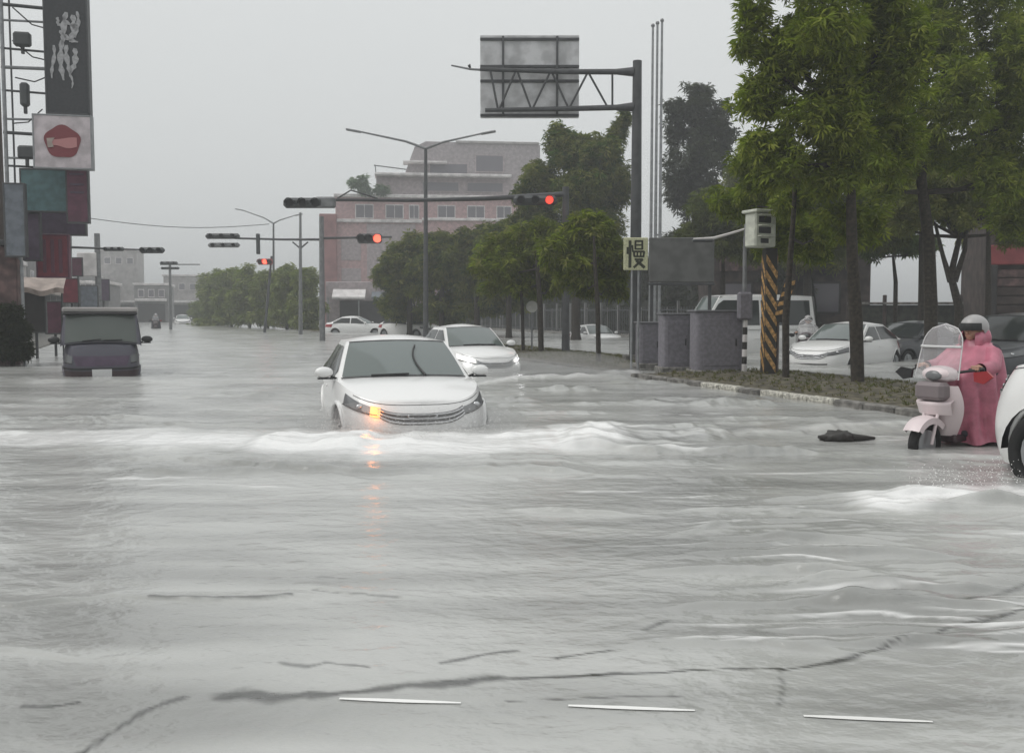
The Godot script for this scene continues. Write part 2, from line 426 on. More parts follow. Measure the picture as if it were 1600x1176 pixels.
	for j in nz:
		for i in nx:
			var id := j * nx + i
			var x := xs[i]; var z := zs[j]
			var f := foam[id]
			if f > 0.01:
				var lace := n5.get_noise_2d(x * 0.22, z * 0.9) * 0.5 + 0.5
				h[id] += f * 0.014 * (lace - 0.5)
				f = clamp((f * 1.5 - (1.0 - lace) * 0.55), 0.0, 1.0)
			v[id] = Vector3(x, h[id], z)
			var silt_ripple: float = 0.66 + 0.7 * n4.get_noise_2d(x * 1.0 + 90.0, z * 1.3) + 0.95 * n6.get_noise_2d(x * 0.22, z)  # silt streaks; their dark ends also paint ripple shade into the water colour
			var c := mud.lerp(mud2, clamp(silt_ripple, 0.0, 1.0)).lerp(tar_shade, crack_ripple[id])
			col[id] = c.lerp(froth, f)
	for j in nz:
		for i in nx:
			var i0: int = max(i - 1, 0); var i1: int = min(i + 1, nx - 1)
			var j0: int = max(j - 1, 0); var j1: int = min(j + 1, nz - 1)
			var gx := (v[j * nx + i1].y - v[j * nx + i0].y) / (xs[i1] - xs[i0])
			var gz := (v[j1 * nx + i].y - v[j0 * nx + i].y) / (zs[j1] - zs[j0])
			nrm[j * nx + i] = Vector3(-gx, 1, -gz).normalized()
	var ix := PackedInt32Array(); ix.resize((nx - 1) * (nz - 1) * 6)
	var k := 0
	for j in nz - 1:
		for i in nx - 1:
			var a := j * nx + i
			ix[k] = a; ix[k + 1] = a + 1; ix[k + 2] = a + nx + 1; ix[k + 3] = a; ix[k + 4] = a + nx + 1; ix[k + 5] = a + nx
			k += 6
	var arr := []; arr.resize(Mesh.ARRAY_MAX)
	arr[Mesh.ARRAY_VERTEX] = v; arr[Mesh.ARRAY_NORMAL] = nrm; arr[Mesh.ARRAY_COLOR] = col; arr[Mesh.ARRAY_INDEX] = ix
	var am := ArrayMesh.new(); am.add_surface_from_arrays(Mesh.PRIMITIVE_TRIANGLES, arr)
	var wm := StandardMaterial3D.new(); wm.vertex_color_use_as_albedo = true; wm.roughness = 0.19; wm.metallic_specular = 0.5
	var rn := FastNoiseLite.new(); rn.seed = 21; rn.frequency = 0.014; rn.fractal_octaves = 5
	var rt := NoiseTexture2D.new(); rt.width = 1024; rt.height = 1024; rt.seamless = true; rt.noise = rn; rt.as_normal_map = true; rt.bump_strength = 4.0
	wm.normal_enabled = true; wm.normal_texture = rt; wm.normal_scale = 0.8
	wm.uv1_triplanar = true; wm.uv1_world_triplanar = true; wm.uv1_scale = Vector3(0.28, 0.28, 0.42)
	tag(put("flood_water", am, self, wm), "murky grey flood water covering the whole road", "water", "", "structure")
	M.wx = xs; M.wz = zs; M.wh = h

# ==================================================================== vehicles
func car(called: String, label: String, where: Vector3, turn: float, p: Dictionary) -> Node3D:
	var d := {L = 4.62, W = 0.888, yf = 0.66, yb = 0.90, yr = 0.97, hood = 1.4, n = 3.6, ab = 1.05, at = 0.18, ct = -1.05, cb = -1.95, roof = 1.385, wb = 0.76, wt = 0.60,
		curve = 0.28, wheel = 1.35, r = 0.315, paint = M.paint, glass = M.glass, bot = 0.20, lean = 0.05, face = "sedan", lit = false, amber = false, group = ""}
	d.merge(p, true)
	var o := thing(called, label, "car" if not p.has("category") else p.category, where, turn, d.group)
	var half: float = d.L / 2
	var kk := func(v: float): return 1.0 - 0.075 * pow(abs(v - 0.5) * 2.0, 2.2)
	var ytop := func(z: float):
		var t: float = clamp((half - z) / d.hood, 0.0, 1.0)
		var y: float = d.yf + (d.yb - d.yf) * (1.0 - (1.0 - t) * (1.0 - t))
		var q: float = clamp((d.ab - z) / (d.ab - d.cb), 0.0, 1.0)
		y += (d.yr - d.yb) * q
		var e: float = clamp((-half + 0.25 - z) / 0.25, 0.0, 1.0)
		return y - 0.06 * e * e
	var zl := func(z: float, v: float): return z * (kk.call(v) * 0.5 + 0.5) * (1.0 - d.lean * v * v)
	var hull := func(th: float, v: float, out := 0.0):
		var c := cos(th); var s := sin(th)
		var z: float = sign(c) * pow(abs(c), 2.0 / d.n) * half
		var x: float = sign(s) * pow(abs(s), 2.0 / d.n) * d.W * kk.call(v)
		var y: float = lerp(d.bot, ytop.call(zl.call(z, 1.0)), v)
		return Vector3(x, y, zl.call(z, v)) + Vector3(s, 0.0, c) * out
	var E := func(z: float):       # upper edge of the side glass: (x, y)
		var za: float = d.ab - d.curve; var zt: float = d.at - 0.12
		if z > zt: var t: float = clamp((za - z) / (za - zt), 0.0, 1.0); return Vector2(lerp(d.wb, d.wt, t), lerp(ytop.call(za), d.roof - 0.03, t))
		if z > d.ct + 0.1: return Vector2(d.wt, d.roof - 0.03)
		var t2: float = clamp((d.ct + 0.1 - z) / (d.ct + 0.1 - d.cb - 0.2), 0.0, 1.0)
		return Vector2(lerp(d.wt, d.wb - 0.03, t2), lerp(d.roof - 0.03, ytop.call(d.cb + 0.2), t2))
	var W := func(u: float, v: float):
		var k := u * u
		return Vector3(u * lerp(d.wb, d.wt, v), lerp(lerp(d.yb + 0.045, ytop.call(d.ab - d.curve), k), lerp(d.roof, d.roof - 0.03, k), v) + 0.02 * sin(PI * v), lerp(lerp(d.ab, d.ab - d.curve, k), lerp(d.at, d.at - 0.12, k), v))
	var R := func(u: float, v: float):
		var k := u * u
		return Vector3(u * d.wt, lerp(d.roof, d.roof - 0.03, k) + lerp(0.055, 0.0, k) * sin(PI * v), lerp(lerp(d.at, d.at - 0.12, k), lerp(d.ct, d.ct + 0.1, k), v))
	var B := func(u: float, v: float):
		var k := u * u
		return Vector3(u * lerp(d.wt, d.wb - 0.03, v), lerp(lerp(d.roof, d.roof - 0.03, k), lerp(d.yr + 0.03, ytop.call(d.cb + 0.2), k), v), lerp(lerp(d.ct, d.ct + 0.1, k), lerp(d.cb, d.cb + 0.2, k), v))
	var S := func(sg: float, z: float, q: float, out := 0.0):
		var e: Vector2 = E.call(z)
		var lo: float = ytop.call(z) - 0.03
		return Vector3(sg * (lerp(d.wb + 0.05, e.x, q) + 0.012 * sin(PI * q) + out), lerp(lo, e.y, q), z)
	# body shell with real openings for the wheels
	var st := mk()
	var NT := 168; var NV := 18
	var g := []
	for i in NT + 1:
		var row := []
		for j in NV + 1: row.append(hull.call(TAU * i / NT, float(j) / NV))
		g.append(row)
	for i in NT:
		for j in NV:
			var m: Vector3 = (g[i][j] + g[i + 1][j + 1]) * 0.5
			var hole := false
			for zz in [d.wheel, -d.wheel]:
				if Vector2(m.z - zz, m.y - d.r).length() < d.r + 0.045 and abs(m.x) > 0.5 * d.W: hole = true
			if not hole: quad(st, g[i][j], g[i + 1][j], g[i + 1][j + 1], g[i][j + 1])
	var zmax: float = zl.call(half, 1.0)
	surf(st, func(a, b):
		var z: float = zmax * sin((a - 0.5) * PI)
		var w: float = d.W * kk.call(1.0) * pow(max(1.0 - pow(abs(z / zmax), d.n), 0.0), 1.0 / d.n)
		var u: float = b * 2.0 - 1.0
		return Vector3(w * u, ytop.call(z) + 0.055 * (1.0 - pow(abs(u), 2.4)) * min(1.0, w / d.W * 1.2), z), 48, 14)
	surf(st, func(a, b): return W.call(a * 2 - 1, b), 16, 8)
	surf(st, func(a, b): return R.call(a * 2 - 1, b), 12, 10)
	surf(st, func(a, b): return B.call(a * 2 - 1, b), 12, 8)
	for sg in [-1.0, 1.0]:
		surf(st, func(a, b): return S.call(sg, lerp(d.ab - d.curve, d.cb + 0.2, a), b), 28, 5)
	for zz in [d.wheel, -d.wheel]:
		for sg in [-1.0, 1.0]:
			var pts := []
			for k in 15:
				var an := PI * k / 14.0
				var y: float = d.r + sin(an) * (d.r + 0.05)
				var z: float = zz + cos(an) * (d.r + 0.05)
				pts.append(Vector3(sg * (side_x(hull, z, y, d) + 0.004), y, z))
			tube(st, pts, [0.028], 6)
	obj("body", st, d.paint, o)
	for zz in [d.wheel, -d.wheel]:
		for sg in [-1.0, 1.0]:
			var ar := mk()
			surf(ar, func(a, b): return Vector3(sg * lerp(d.W * 0.55, d.W * 0.94, b), d.r + sin(a * PI) * (d.r + 0.055), zz + cos(a * PI) * (d.r + 0.055)), 14, 2)
			surf(ar, func(a, b): return Vector3(sg * d.W * 0.55, d.r + sin(a * PI) * (d.r + 0.055) * b, zz + cos(a * PI) * (d.r + 0.055) * b), 14, 2)
			obj("wheel_arch", ar, M.black, o)
			var wn := Node3D.new(); wn.name = "wheel"; o.add_child(wn, true)
			wn.position = Vector3(sg * (d.W - 0.13), d.r, zz)
			var ty := mk()
			surf(ty, func(a, b):
				var q: float = b * TAU
				var rr: float = d.r - 0.055 + 0.055 * sign(cos(q)) * pow(abs(cos(q)), 0.6)
				return Vector3(0.105 * sign(sin(q)) * pow(abs(sin(q)), 0.6), rr * sin(a * TAU), rr * cos(a * TAU)), 28, 10)
			obj("tyre", ty, M.tyre, wn)
			var ri := mk()
			tube(ri, [Vector3(-0.07, 0, 0), Vector3(0.07, 0, 0)], [d.r - 0.115], 20)
			for k in 5:
				var an := TAU * k / 5
				box(ri, Vector3(sg * 0.08, sin(an) * 0.09, cos(an) * 0.09), Vector3(0.02, 0.17, 0.05), 0.006, Basis(Vector3.RIGHT, PI / 2 - an))
			obj("rim", ri, M.rim, wn)
	# glass
	var ws := mk()
	surf(ws, func(a, b): return W.call((a * 2 - 1) * 0.94, 0.05 + 0.89 * b) + Vector3(0, 0.007, 0.007), 16, 8)
	obj("windscreen", ws, d.glass, o)
	var bd := mk()
	for q in [[0.0, 0.05], [0.94, 1.0]]:
		surf(bd, func(a, b): return W.call((a * 2 - 1) * 0.95, lerp(q[0] + 0.015, q[1] - 0.012, b)) + Vector3(0, 0.005, 0.005), 16, 1)
	obj("windscreen_seal", bd, M.black, o)
	var rw := mk()
	surf(rw, func(a, b): return B.call((a * 2 - 1) * 0.88, 0.06 + 0.84 * b) + Vector3(0, 0.007, -0.007), 12, 6)
	obj("rear_window", rw, M.glass_dark, o)
	for sg in [-1.0, 1.0]:
		var z0: float = d.ab - d.curve - 0.18; var z1: float = d.cb + 0.45
		var zm: float = lerp(d.at, d.ct, 0.42)
		for w in [[z0, zm + 0.035], [zm - 0.035, z1]]:
			var sw := mk()
			surf(sw, func(a, b): return S.call(sg, lerp(w[0], w[1], a), 0.12 + 0.76 * b, 0.007), 10, 4)
			obj("side_window", sw, M.glass_dark, o)
		# mirror
		var mr := Node3D.new(); mr.name = "mirror"; o.add_child(mr, true)
		mr.position = Vector3(sg * (d.wb + 0.16), d.yb + 0.10, d.ab - d.curve - 0.05)
		var hs := mk(); ball(hs, Vector3.ZERO, Vector3(0.115, 0.070, 0.06), 12)
		obj("housing", hs, d.paint if d.face == "sedan" else M.black, mr)
		var lowm := mk(); box(lowm, Vector3(sg * -0.02, -0.075, 0), Vector3(0.20, 0.02, 0.07), 0.006)
		box(lowm, Vector3(sg * -0.13, -0.07, -0.01), Vector3(0.10, 0.03, 0.04), 0.006, Basis(Vector3.BACK, sg * 0.35))
		obj("arm", lowm, M.black, mr)
		# head and tail lamps, wrapped round the corners of the shell
		var hl := mk()
		var span: Array = p.span if p.has("span") else [0.30, 0.98] if d.face == "sedan" else [0.42, 0.95]
		var vr := [0.70, 0.93] if d.face == "sedan" else [0.52, 0.80]
		surf(hl, func(a, b):
			var th: float = lerp(span[0], span[1], a)
			var lo: float = lerp(vr[0], vr[0] + 0.06, a) + 0.05 * (1.0 - a); var hi: float = lerp(vr[1] - 0.06, vr[1], a)
			return hull.call(sg * th, lerp(lo, hi, b), 0.008), 14, 4)
		var lamp := obj("headlight", hl, M.headlamp if d.lit else M.lamp_clear, o)
		var rim := mk()
		var line := []
		for k in 13: line.append(hull.call(sg * lerp(span[0], span[1], k / 12.0), lerp(vr[0] + 0.05, vr[0] + 0.06, k / 12.0) - 0.012, 0.01))
		tube(rim, line, [0.009], 5); obj("lamp_surround", rim, M.black, lamp)
		if d.face == "sedan" and not p.has("span"):
			var bulb := mk(); ball(bulb, hull.call(sg * 0.62, 0.83, 0.012), Vector3(0.045, 0.03, 0.03), 10)
			obj("projector_lens", bulb, M.chrome, lamp)
		var tl := mk()
		surf(tl, func(a, b): return hull.call(sg * (PI - lerp(0.42, 1.0, a)), lerp(0.66, 0.90, b), 0.008), 10, 4)
		obj("tail_light", tl, M.tail, o)
		var hd := mk()
		for zz in [zm + 0.15, zm - 0.75]:
			box(hd, Vector3(sg * (side_x(hull, zz, 0.78, d) + 0.012), 0.78, zz), Vector3(0.02, 0.025, 0.17), 0.006)
		obj("door_handle", hd, d.paint, o)
	# face
	if d.face == "sedan":
		var gr := mk()
		surf(gr, func(a, b):
			var u: float = a * 2 - 1
			return hull.call(u * 0.34, lerp(0.56 + 0.16 * u * u, 0.80 + 0.10 * u * u, b), 0.004), 18, 4)
		var grille := obj("grille", gr, M.black, o)
		for k in 3:
			var bar := mk(); var pts := []
			for q in 17:
				var u := q / 8.0 - 1.0
				pts.append(hull.call(u * 0.33, 0.60 + 0.085 * k + (0.15 - 0.03 * k) * u * u, 0.012))
			tube(bar, pts, [0.012], 6); obj("chrome_bar", bar, M.chrome, grille)
		var em := mk(); var ring := []
		for q in 17: ring.append(hull.call(0.045 * cos(TAU * q / 16), 0.745 + 0.05 * sin(TAU * q / 16), 0.026))
		tube(em, ring, [0.007], 5); obj("emblem", em, M.chrome, grille)
		var bi := mk()
		surf(bi, func(a, b): return hull.call((a * 2 - 1) * 0.36, lerp(0.12, 0.36, b), 0.004), 14, 3)
		obj("bumper_intake", bi, M.black, o)
		var seam := mk(); var sp := []
		for q in 21:
			var u := q / 10.0 - 1.0
			sp.append(hull.call(u * 0.80, 0.965, 0.003))
		tube(seam, sp, [0.004], 4); obj("bonnet_seam", seam, M.black, o)
		for w in [0.05, -0.52]:
			var wp := mk(); var pts := []
			for q in 9:
				var v: float = q / 8.0 * 0.5
				var an: float = 0.0
				pts.append(W.call(w + 0.55 * q / 8.0 * (1.0), 0.03 + 0.03 * v) + Vector3(0, 0.02, 0.02))
			if w > 0.0 and d.amber:
				pts = []
				for q in 11:
					var v: float = q / 10.0
					pts.append(W.call(0.28 - 0.17 * sin(v * PI * 0.62) + 0.16 * v * v, 0.02 + 0.76 * v) + Vector3(0, 0.018, 0.018))
			tube(wp, pts, [0.016, 0.014, 0.012], 5); obj("wiper", wp, M.black, o)
		if d.amber:
			var am := mk()
			surf(am, func(a, b): return hull.call(-lerp(0.30, 0.44, a), lerp(0.70, 0.90, b), 0.016), 6, 4)
			obj("indicator_lamp", am, M.amber, o)
			var l := OmniLight3D.new(); l.name = "indicator_light"; l.light_color = Color(1.0, 0.55, 0.2); l.light_energy = 0.03; l.light_size = 0.06
			l.omni_range = 6.0; l.omni_attenuation = 2.0; l.shadow_enabled = true
			o.add_child(l); l.position = hull.call(-0.37, 0.80, 0.10)
		if d.lit:
			for sg in [-1.0, 1.0]:
				var l := OmniLight3D.new(); l.name = "headlight_lamp"; l.light_energy = 0.05; l.light_size = 0.08; l.omni_range = 8.0; l.omni_attenuation = 2.0; l.shadow_enabled = true
				o.add_child(l, true); l.position = hull.call(sg * 0.6, 0.83, 0.10)
	else:
		var gr := mk()
		surf(gr, func(a, b):
			var u: float = a * 2 - 1
			return hull.call(u * lerp(0.26, 0.40, b), lerp(0.50, 0.76, b), 0.006), 14, 3)
		obj("grille", gr, M.violet, o)
		var bp := mk()
		surf(bp, func(a, b): return hull.call((a * 2 - 1) * 1.15, lerp(0.40, 0.45, b), 0.02), 20, 2)
		obj("bumper", bp, M.black, o)
		if d.W < 0.8:
			var cap := mk(); box(cap, Vector3(0, d.roof + 0.075, d.at - 0.75), Vector3(d.wt * 2 + 0.06, 0.11, 1.6), 0.03); obj("roof_visor", cap, M.wall_pale, o)
			var lip := mk(); box(lip, Vector3(0, d.roof - 0.005, d.at + 0.03), Vector3(d.wt * 2 + 0.02, 0.05, 0.12), 0.015); obj("roof_lip", lip, M.black, o)
		var lower := mk()
		surf(lower, func(a, b): return hull.call((a * 2 - 1) * 1.1, lerp(0.10, 0.37, b), 0.012), 20, 2)
		obj("lower_bumper", lower, M.scoot_dark, o)
		var pl := mk()
		surf(pl, func(a, b): return hull.call((a * 2 - 1) * 0.016, lerp(0.20, 0.42, b), 0.03), 4, 2)
		obj("number_plate", pl, M.plate, o)
		for w in [-0.5, 0.05]:
			var wp := mk()
			tube(wp, [W.call(w, 0.03) + Vector3(0, 0.02, 0.02), W.call(w + 0.5, 0.07) + Vector3(0, 0.02, 0.02)], [0.013], 5); obj("wiper", wp, M.black, o)
	return o

func side_x(hull: Callable, z: float, y: float, d: Dictionary) -> float:
	# how wide the shell is at that length and height
	var best := 0.0
	var v: float = clamp((y - d.bot) / (d.yb - d.bot), 0.0, 1.0)
	var lo := 0.02; var hi := PI - 0.02
	for k in 22:
		var m := (lo + hi) / 2
		var q: Vector3 = hull.call(m, v)
		best = q.x
		if q.z > z: lo = m
		else: hi = m
	return best

func vehicles():
	# the white saloon pushing a bow wave
	var nose := on(661, 674)
	var f := Vector3(sin(0.25), 0, cos(0.25))
	car("white_sedan", "white saloon car wading towards the viewer with its amber indicator lit", nose - f * 2.27 + Vector3(0, -0.42, 0), 0.25, {amber = true, W = 0.925, wb = 0.83, wt = 0.655})
	var n2 := on(776, 582)
	var f2 := Vector3(sin(0.34), 0, cos(0.34))
	car("white_sedan", "white saloon with headlights on following behind the wading white car", n2 - f2 * 2.27 + Vector3(0, -0.40, 0), 0.34, {lit = true, W = 0.83, wb = 0.72, wt = 0.57})
	# white car leaving the picture: only its front wheel and nose show
	var fr := Vector3(sin(3.62), 0, cos(3.62))
	var wheel := at(1646, 700, 7.4)
	var left := Vector3(fr.z, 0, -fr.x)
	var c3 := wheel - fr * 1.35 - left * 0.78
	c3.y = -0.13
	car("white_hatchback", "white car beside the pink poncho rider with its front wheel splashing", c3, 3.62, {L = 4.3, wheel = 1.35, r = 0.35, yf = 0.95, yb = 1.10, yr = 1.12, roof = 1.66, span = [0.12, 0.42]})
	# small dark van on the left
	car("small_van", "small dark blue-grey van facing the viewer in deep water beside the shops", on(156, 588) + Vector3(-0.55, -0.40, -1.4), 0.40,
		{L = 3.2, W = 0.75, yf = 0.98, yb = 1.06, yr = 1.06, hood = 0.3, n = 6.0, ab = 1.50, at = 1.34, ct = -1.40, cb = -1.52, roof = 1.70, wb = 0.73, wt = 0.70, curve = 0.08, glass = M.glass_van, wheel = 0.98, r = 0.27, lean = 0.01, bot = 0.22, paint = M.paint_blue, face = "van", category = "van"})
	# the slow lane behind the island
	car("minibus", "white minibus with dark side windows behind the grey cabinets", at(1172, 530, 32.5) * Vector3(1, 0, 1) + Vector3(0, -0.32, 0), -1.35,
		{L = 4.7, W = 0.86, yf = 0.98, yb = 1.12, yr = 1.12, hood = 0.4, n = 5.0, ab = 2.15, at = 1.55, ct = -2.05, cb = -2.22, roof = 2.20, wb = 0.80, wt = 0.70, curve = 0.10, wheel = 1.35, r = 0.3, lean = 0.01, face = "van", category = "minibus"})
	car("white_sedan", "white saloon standing in the slow lane behind the tree trunk", at(1322, 560, 26.0) * Vector3(1, 0, 1) + Vector3(0, -0.36, 0), -0.75, {})
	car("dark_sedan", "black saloon just behind the white car in the slow lane", at(1420, 560, 28.5) * Vector3(1, 0, 1) + Vector3(0, -0.36, 0), -0.95, {paint = M.paint_dark, glass = M.glass_dark})
	car("dark_suv", "dark off-road car behind the pink poncho rider", at(1580, 560, 22.0) * Vector3(1, 0, 1) + Vector3(0, -0.36, 0), -0.8, {L = 4.4, yf = 0.85, yb = 1.0, yr = 1.05, roof = 1.62, at = 0.35, ct = -1.6, cb = -2.0, paint = M.paint_dark, glass = M.glass_dark})
	# far traffic
	var far := car("white_sedan", "distant white car coming along the far end of the avenue", on(285, 506) * Vector3(1, 0, 1) + Vector3(0, -0.35, 0), 0.35, {lit = false})
	var c := copy(far, "white car parked by the side street shop awning"); c.position = at(640, 505, 58.0) * Vector3(1, 0, 1) + Vector3(0, -0.3, 0); c.rotation.y = 0.9
	c = copy(far, "pale car crossing the junction in front of the awning shop"); c.position = at(560, 505, 64.0) * Vector3(1, 0, 1) + Vector3(0, -0.35, 0); c.rotation.y = 1.45
	c = copy(far, "white car parked along the railing fence"); c.position = at(930, 505, 52.0) * Vector3(1, 0, 1) + Vector3(0, -0.75, 0); c.rotation.y = 0.35

# ==================================================================== people
func field(p: Vector3, bones: Array, k: float) -> float:
	var s := 0.0
	for b in bones:
		var a: Vector3 = b[0]; var ab: Vector3 = b[1] - a
		var t: float = clamp((p - a).dot(ab) / max(ab.length_squared(), 1e-8), 0.0, 1.0)
		var dd: float = (p - a - ab * t).length() - lerp(b[2], b[3], t)
		if dd < 4.0 * k: s += exp(-dd / k)
	return 1.0 if s <= 0.0 else -k * log(s)

func nets(st, bones: Array, cell: float, k: float):
	# the smooth union of tapered capsules, meshed as surface nets; only cells near a bone are visited
	var lo := Vector3.ONE * 1e9; var hi := -lo
	for b in bones:
		for q in 2:
			var r: float = b[2 + q] + 3.0 * cell
			lo = lo.min(b[q] - Vector3.ONE * r); hi = hi.max(b[q] + Vector3.ONE * r)
	var n := Vector3i(((hi - lo) / cell).ceil()) + Vector3i.ONE
	var val := PackedFloat32Array(); val.resize(n.x * n.y * n.z); val.fill(1.0)
	var seen := PackedByteArray(); seen.resize(val.size())
	for b in bones:
		var r: float = max(b[2], b[3]) + 2.5 * cell
		var a0 := Vector3i(((b[0].min(b[1]) - Vector3.ONE * r - lo) / cell).floor()).clamp(Vector3i.ZERO, n - Vector3i.ONE)
		var a1 := Vector3i(((b[0].max(b[1]) + Vector3.ONE * r - lo) / cell).ceil()).clamp(Vector3i.ZERO, n - Vector3i.ONE)
		for z in range(a0.z, a1.z + 1):
			for y in range(a0.y, a1.y + 1):
				for x in range(a0.x, a1.x + 1):
					var id := x + n.x * (y + n.y * z)
					if seen[id] == 0:
						seen[id] = 1
						val[id] = field(lo + Vector3(x, y, z) * cell, bones, k)
	var vert := {}
	var off := [Vector3i(0, 0, 0), Vector3i(1, 0, 0), Vector3i(0, 1, 0), Vector3i(1, 1, 0), Vector3i(0, 0, 1), Vector3i(1, 0, 1), Vector3i(0, 1, 1), Vector3i(1, 1, 1)]
	var edges := [[0, 1], [2, 3], [4, 5], [6, 7], [0, 2], [1, 3], [4, 6], [5, 7], [0, 4], [1, 5], [2, 6], [3, 7]]
	for z in n.z - 1:
		for y in n.y - 1:
			for x in n.x - 1:
				var id := x + n.x * (y + n.y * z)
				var m := 0
				var vs := []
				for o in 8:
					var f: float = val[id + off[o].x + n.x * (off[o].y + n.y * off[o].z)]
					vs.append(f)
					if f < 0.0: m += 1
				if m == 0 or m == 8: continue
				var sum := Vector3.ZERO; var cnt := 0
				for e in edges:
					var fa: float = vs[e[0]]; var fb: float = vs[e[1]]
					if (fa < 0.0) != (fb < 0.0):
						sum += Vector3(off[e[0]]).lerp(Vector3(off[e[1]]), fa / (fa - fb)); cnt += 1
				vert[id] = lo + (Vector3(x, y, z) + sum / cnt) * cell
	var sx := 1; var sy := n.x; var sz := n.x * n.y
	for id in vert:
		var f0 := val[id]
		for ax in 3:
			var d: int = [sx, sy, sz][ax]; var u: int = [sy, sz, sx][ax]; var w: int = [sz, sx, sy][ax]
			if id - u - w < 0 or id + d >= val.size(): continue
			if (f0 < 0.0) != (val[id + d] < 0.0):
				if vert.has(id - u) and vert.has(id - w) and vert.has(id - u - w):
					if f0 < 0.0: quad(st, vert[id], vert[id - u], vert[id - u - w], vert[id - w])
					else: quad(st, vert[id], vert[id - w], vert[id - u - w], vert[id - u])

var body_mesh: Mesh
var skin_mesh: Mesh

func rider_meshes():
	var V := func(x, y, z): return Vector3(x, y, z)
	var bones := []
	bones.append([Vector3(0, 0.76, -0.27), Vector3(0, 0.92, -0.26), 0.135, 0.125])
	bones.append([Vector3(0, 0.92, -0.26), Vector3(0, 1.10, -0.20), 0.125, 0.13])
	bones.append([Vector3(0, 1.10, -0.20), Vector3(0, 1.24, -0.15), 0.07, 0.052])
	for s in [-1.0, 1.0]:
		bones.append([Vector3(0, 1.12, -0.20), Vector3(s * 0.165, 1.12, -0.18), 0.09, 0.068])
		bones.append([Vector3(s * 0.17, 1.12, -0.18), Vector3(s * 0.27, 0.93, 0.0), 0.058, 0.045])
		bones.append([Vector3(s * 0.27, 0.93, 0.0), Vector3(s * 0.29, 0.955, 0.22), 0.045, 0.032])
		bones.append([Vector3(s * 0.08, 0.75, -0.25), Vector3(s * 0.15, 0.70, 0.14), 0.098, 0.072])
		bones.append([Vector3(s * 0.15, 0.70, 0.14), Vector3(s * 0.13, 0.36, 0.06), 0.066, 0.042])
		bones.append([Vector3(s * 0.13, 0.34, 0.04), Vector3(s * 0.14, 0.315, 0.23), 0.045, 0.036])
	var st := mk(); nets(st, bones, 0.02, 0.02); st.generate_normals(); body_mesh = st.commit()
	# head with face, and hands with five fingers closed round the grips
	var hs := mk()
	var hb := [[Vector3(0, 1.36, -0.12), Vector3(0, 1.32, -0.10), 0.092, 0.085], [Vector3(0, 1.28, -0.07), Vector3(0, 1.262, -0.045), 0.055, 0.036],
		[Vector3(0, 1.335, -0.012), Vector3(0, 1.305, 0.010), 0.008, 0.015], [Vector3(-0.035, 1.352, -0.026), Vector3(0.035, 1.352, -0.026), 0.014, 0.014],
		[Vector3(-0.02, 1.277, -0.012), Vector3(0.02, 1.277, -0.012), 0.009, 0.009], [Vector3(0, 1.27, -0.12), Vector3(0, 1.20, -0.15), 0.055, 0.055]]
	for s in [-1.0, 1.0]: hb.append([Vector3(s * 0.093, 1.345, -0.115), Vector3(s * 0.090, 1.305, -0.11), 0.018, 0.012])
	nets(hs, hb, 0.007, 0.008)
	for s in [-1.0, 1.0]:
		var fb := [[Vector3(s * 0.29, 0.958, 0.22), Vector3(s * 0.295, 0.975, 0.275), 0.028, 0.030], [Vector3(s * 0.265, 0.975, 0.285), Vector3(s * 0.325, 0.975, 0.285), 0.022, 0.020]]
		var lens := [1.0, 1.12, 1.05, 0.85]
		for k in 4:
			var x: float = s * (0.262 + 0.021 * k)
			var q: float = lens[k]
			fb.append([Vector3(x, 0.985, 0.295), Vector3(x, 0.985, 0.295 + 0.036 * q), 0.0095, 0.009])
			fb.append([Vector3(x, 0.985, 0.295 + 0.036 * q), Vector3(x, 0.958, 0.300 + 0.036 * q), 0.009, 0.0085])
			fb.append([Vector3(x, 0.958, 0.300 + 0.036 * q), Vector3(x, 0.944, 0.290 + 0.026 * q), 0.0085, 0.008])
		fb.append([Vector3(s * 0.262, 0.965, 0.26), Vector3(s * 0.236, 0.955, 0.295), 0.012, 0.010])
		fb.append([Vector3(s * 0.236, 0.955, 0.295), Vector3(s * 0.250, 0.945, 0.318), 0.010, 0.0085])
		nets(hs, fb, 0.0045, 0.0035)
	hs.generate_normals(); skin_mesh = hs.commit()

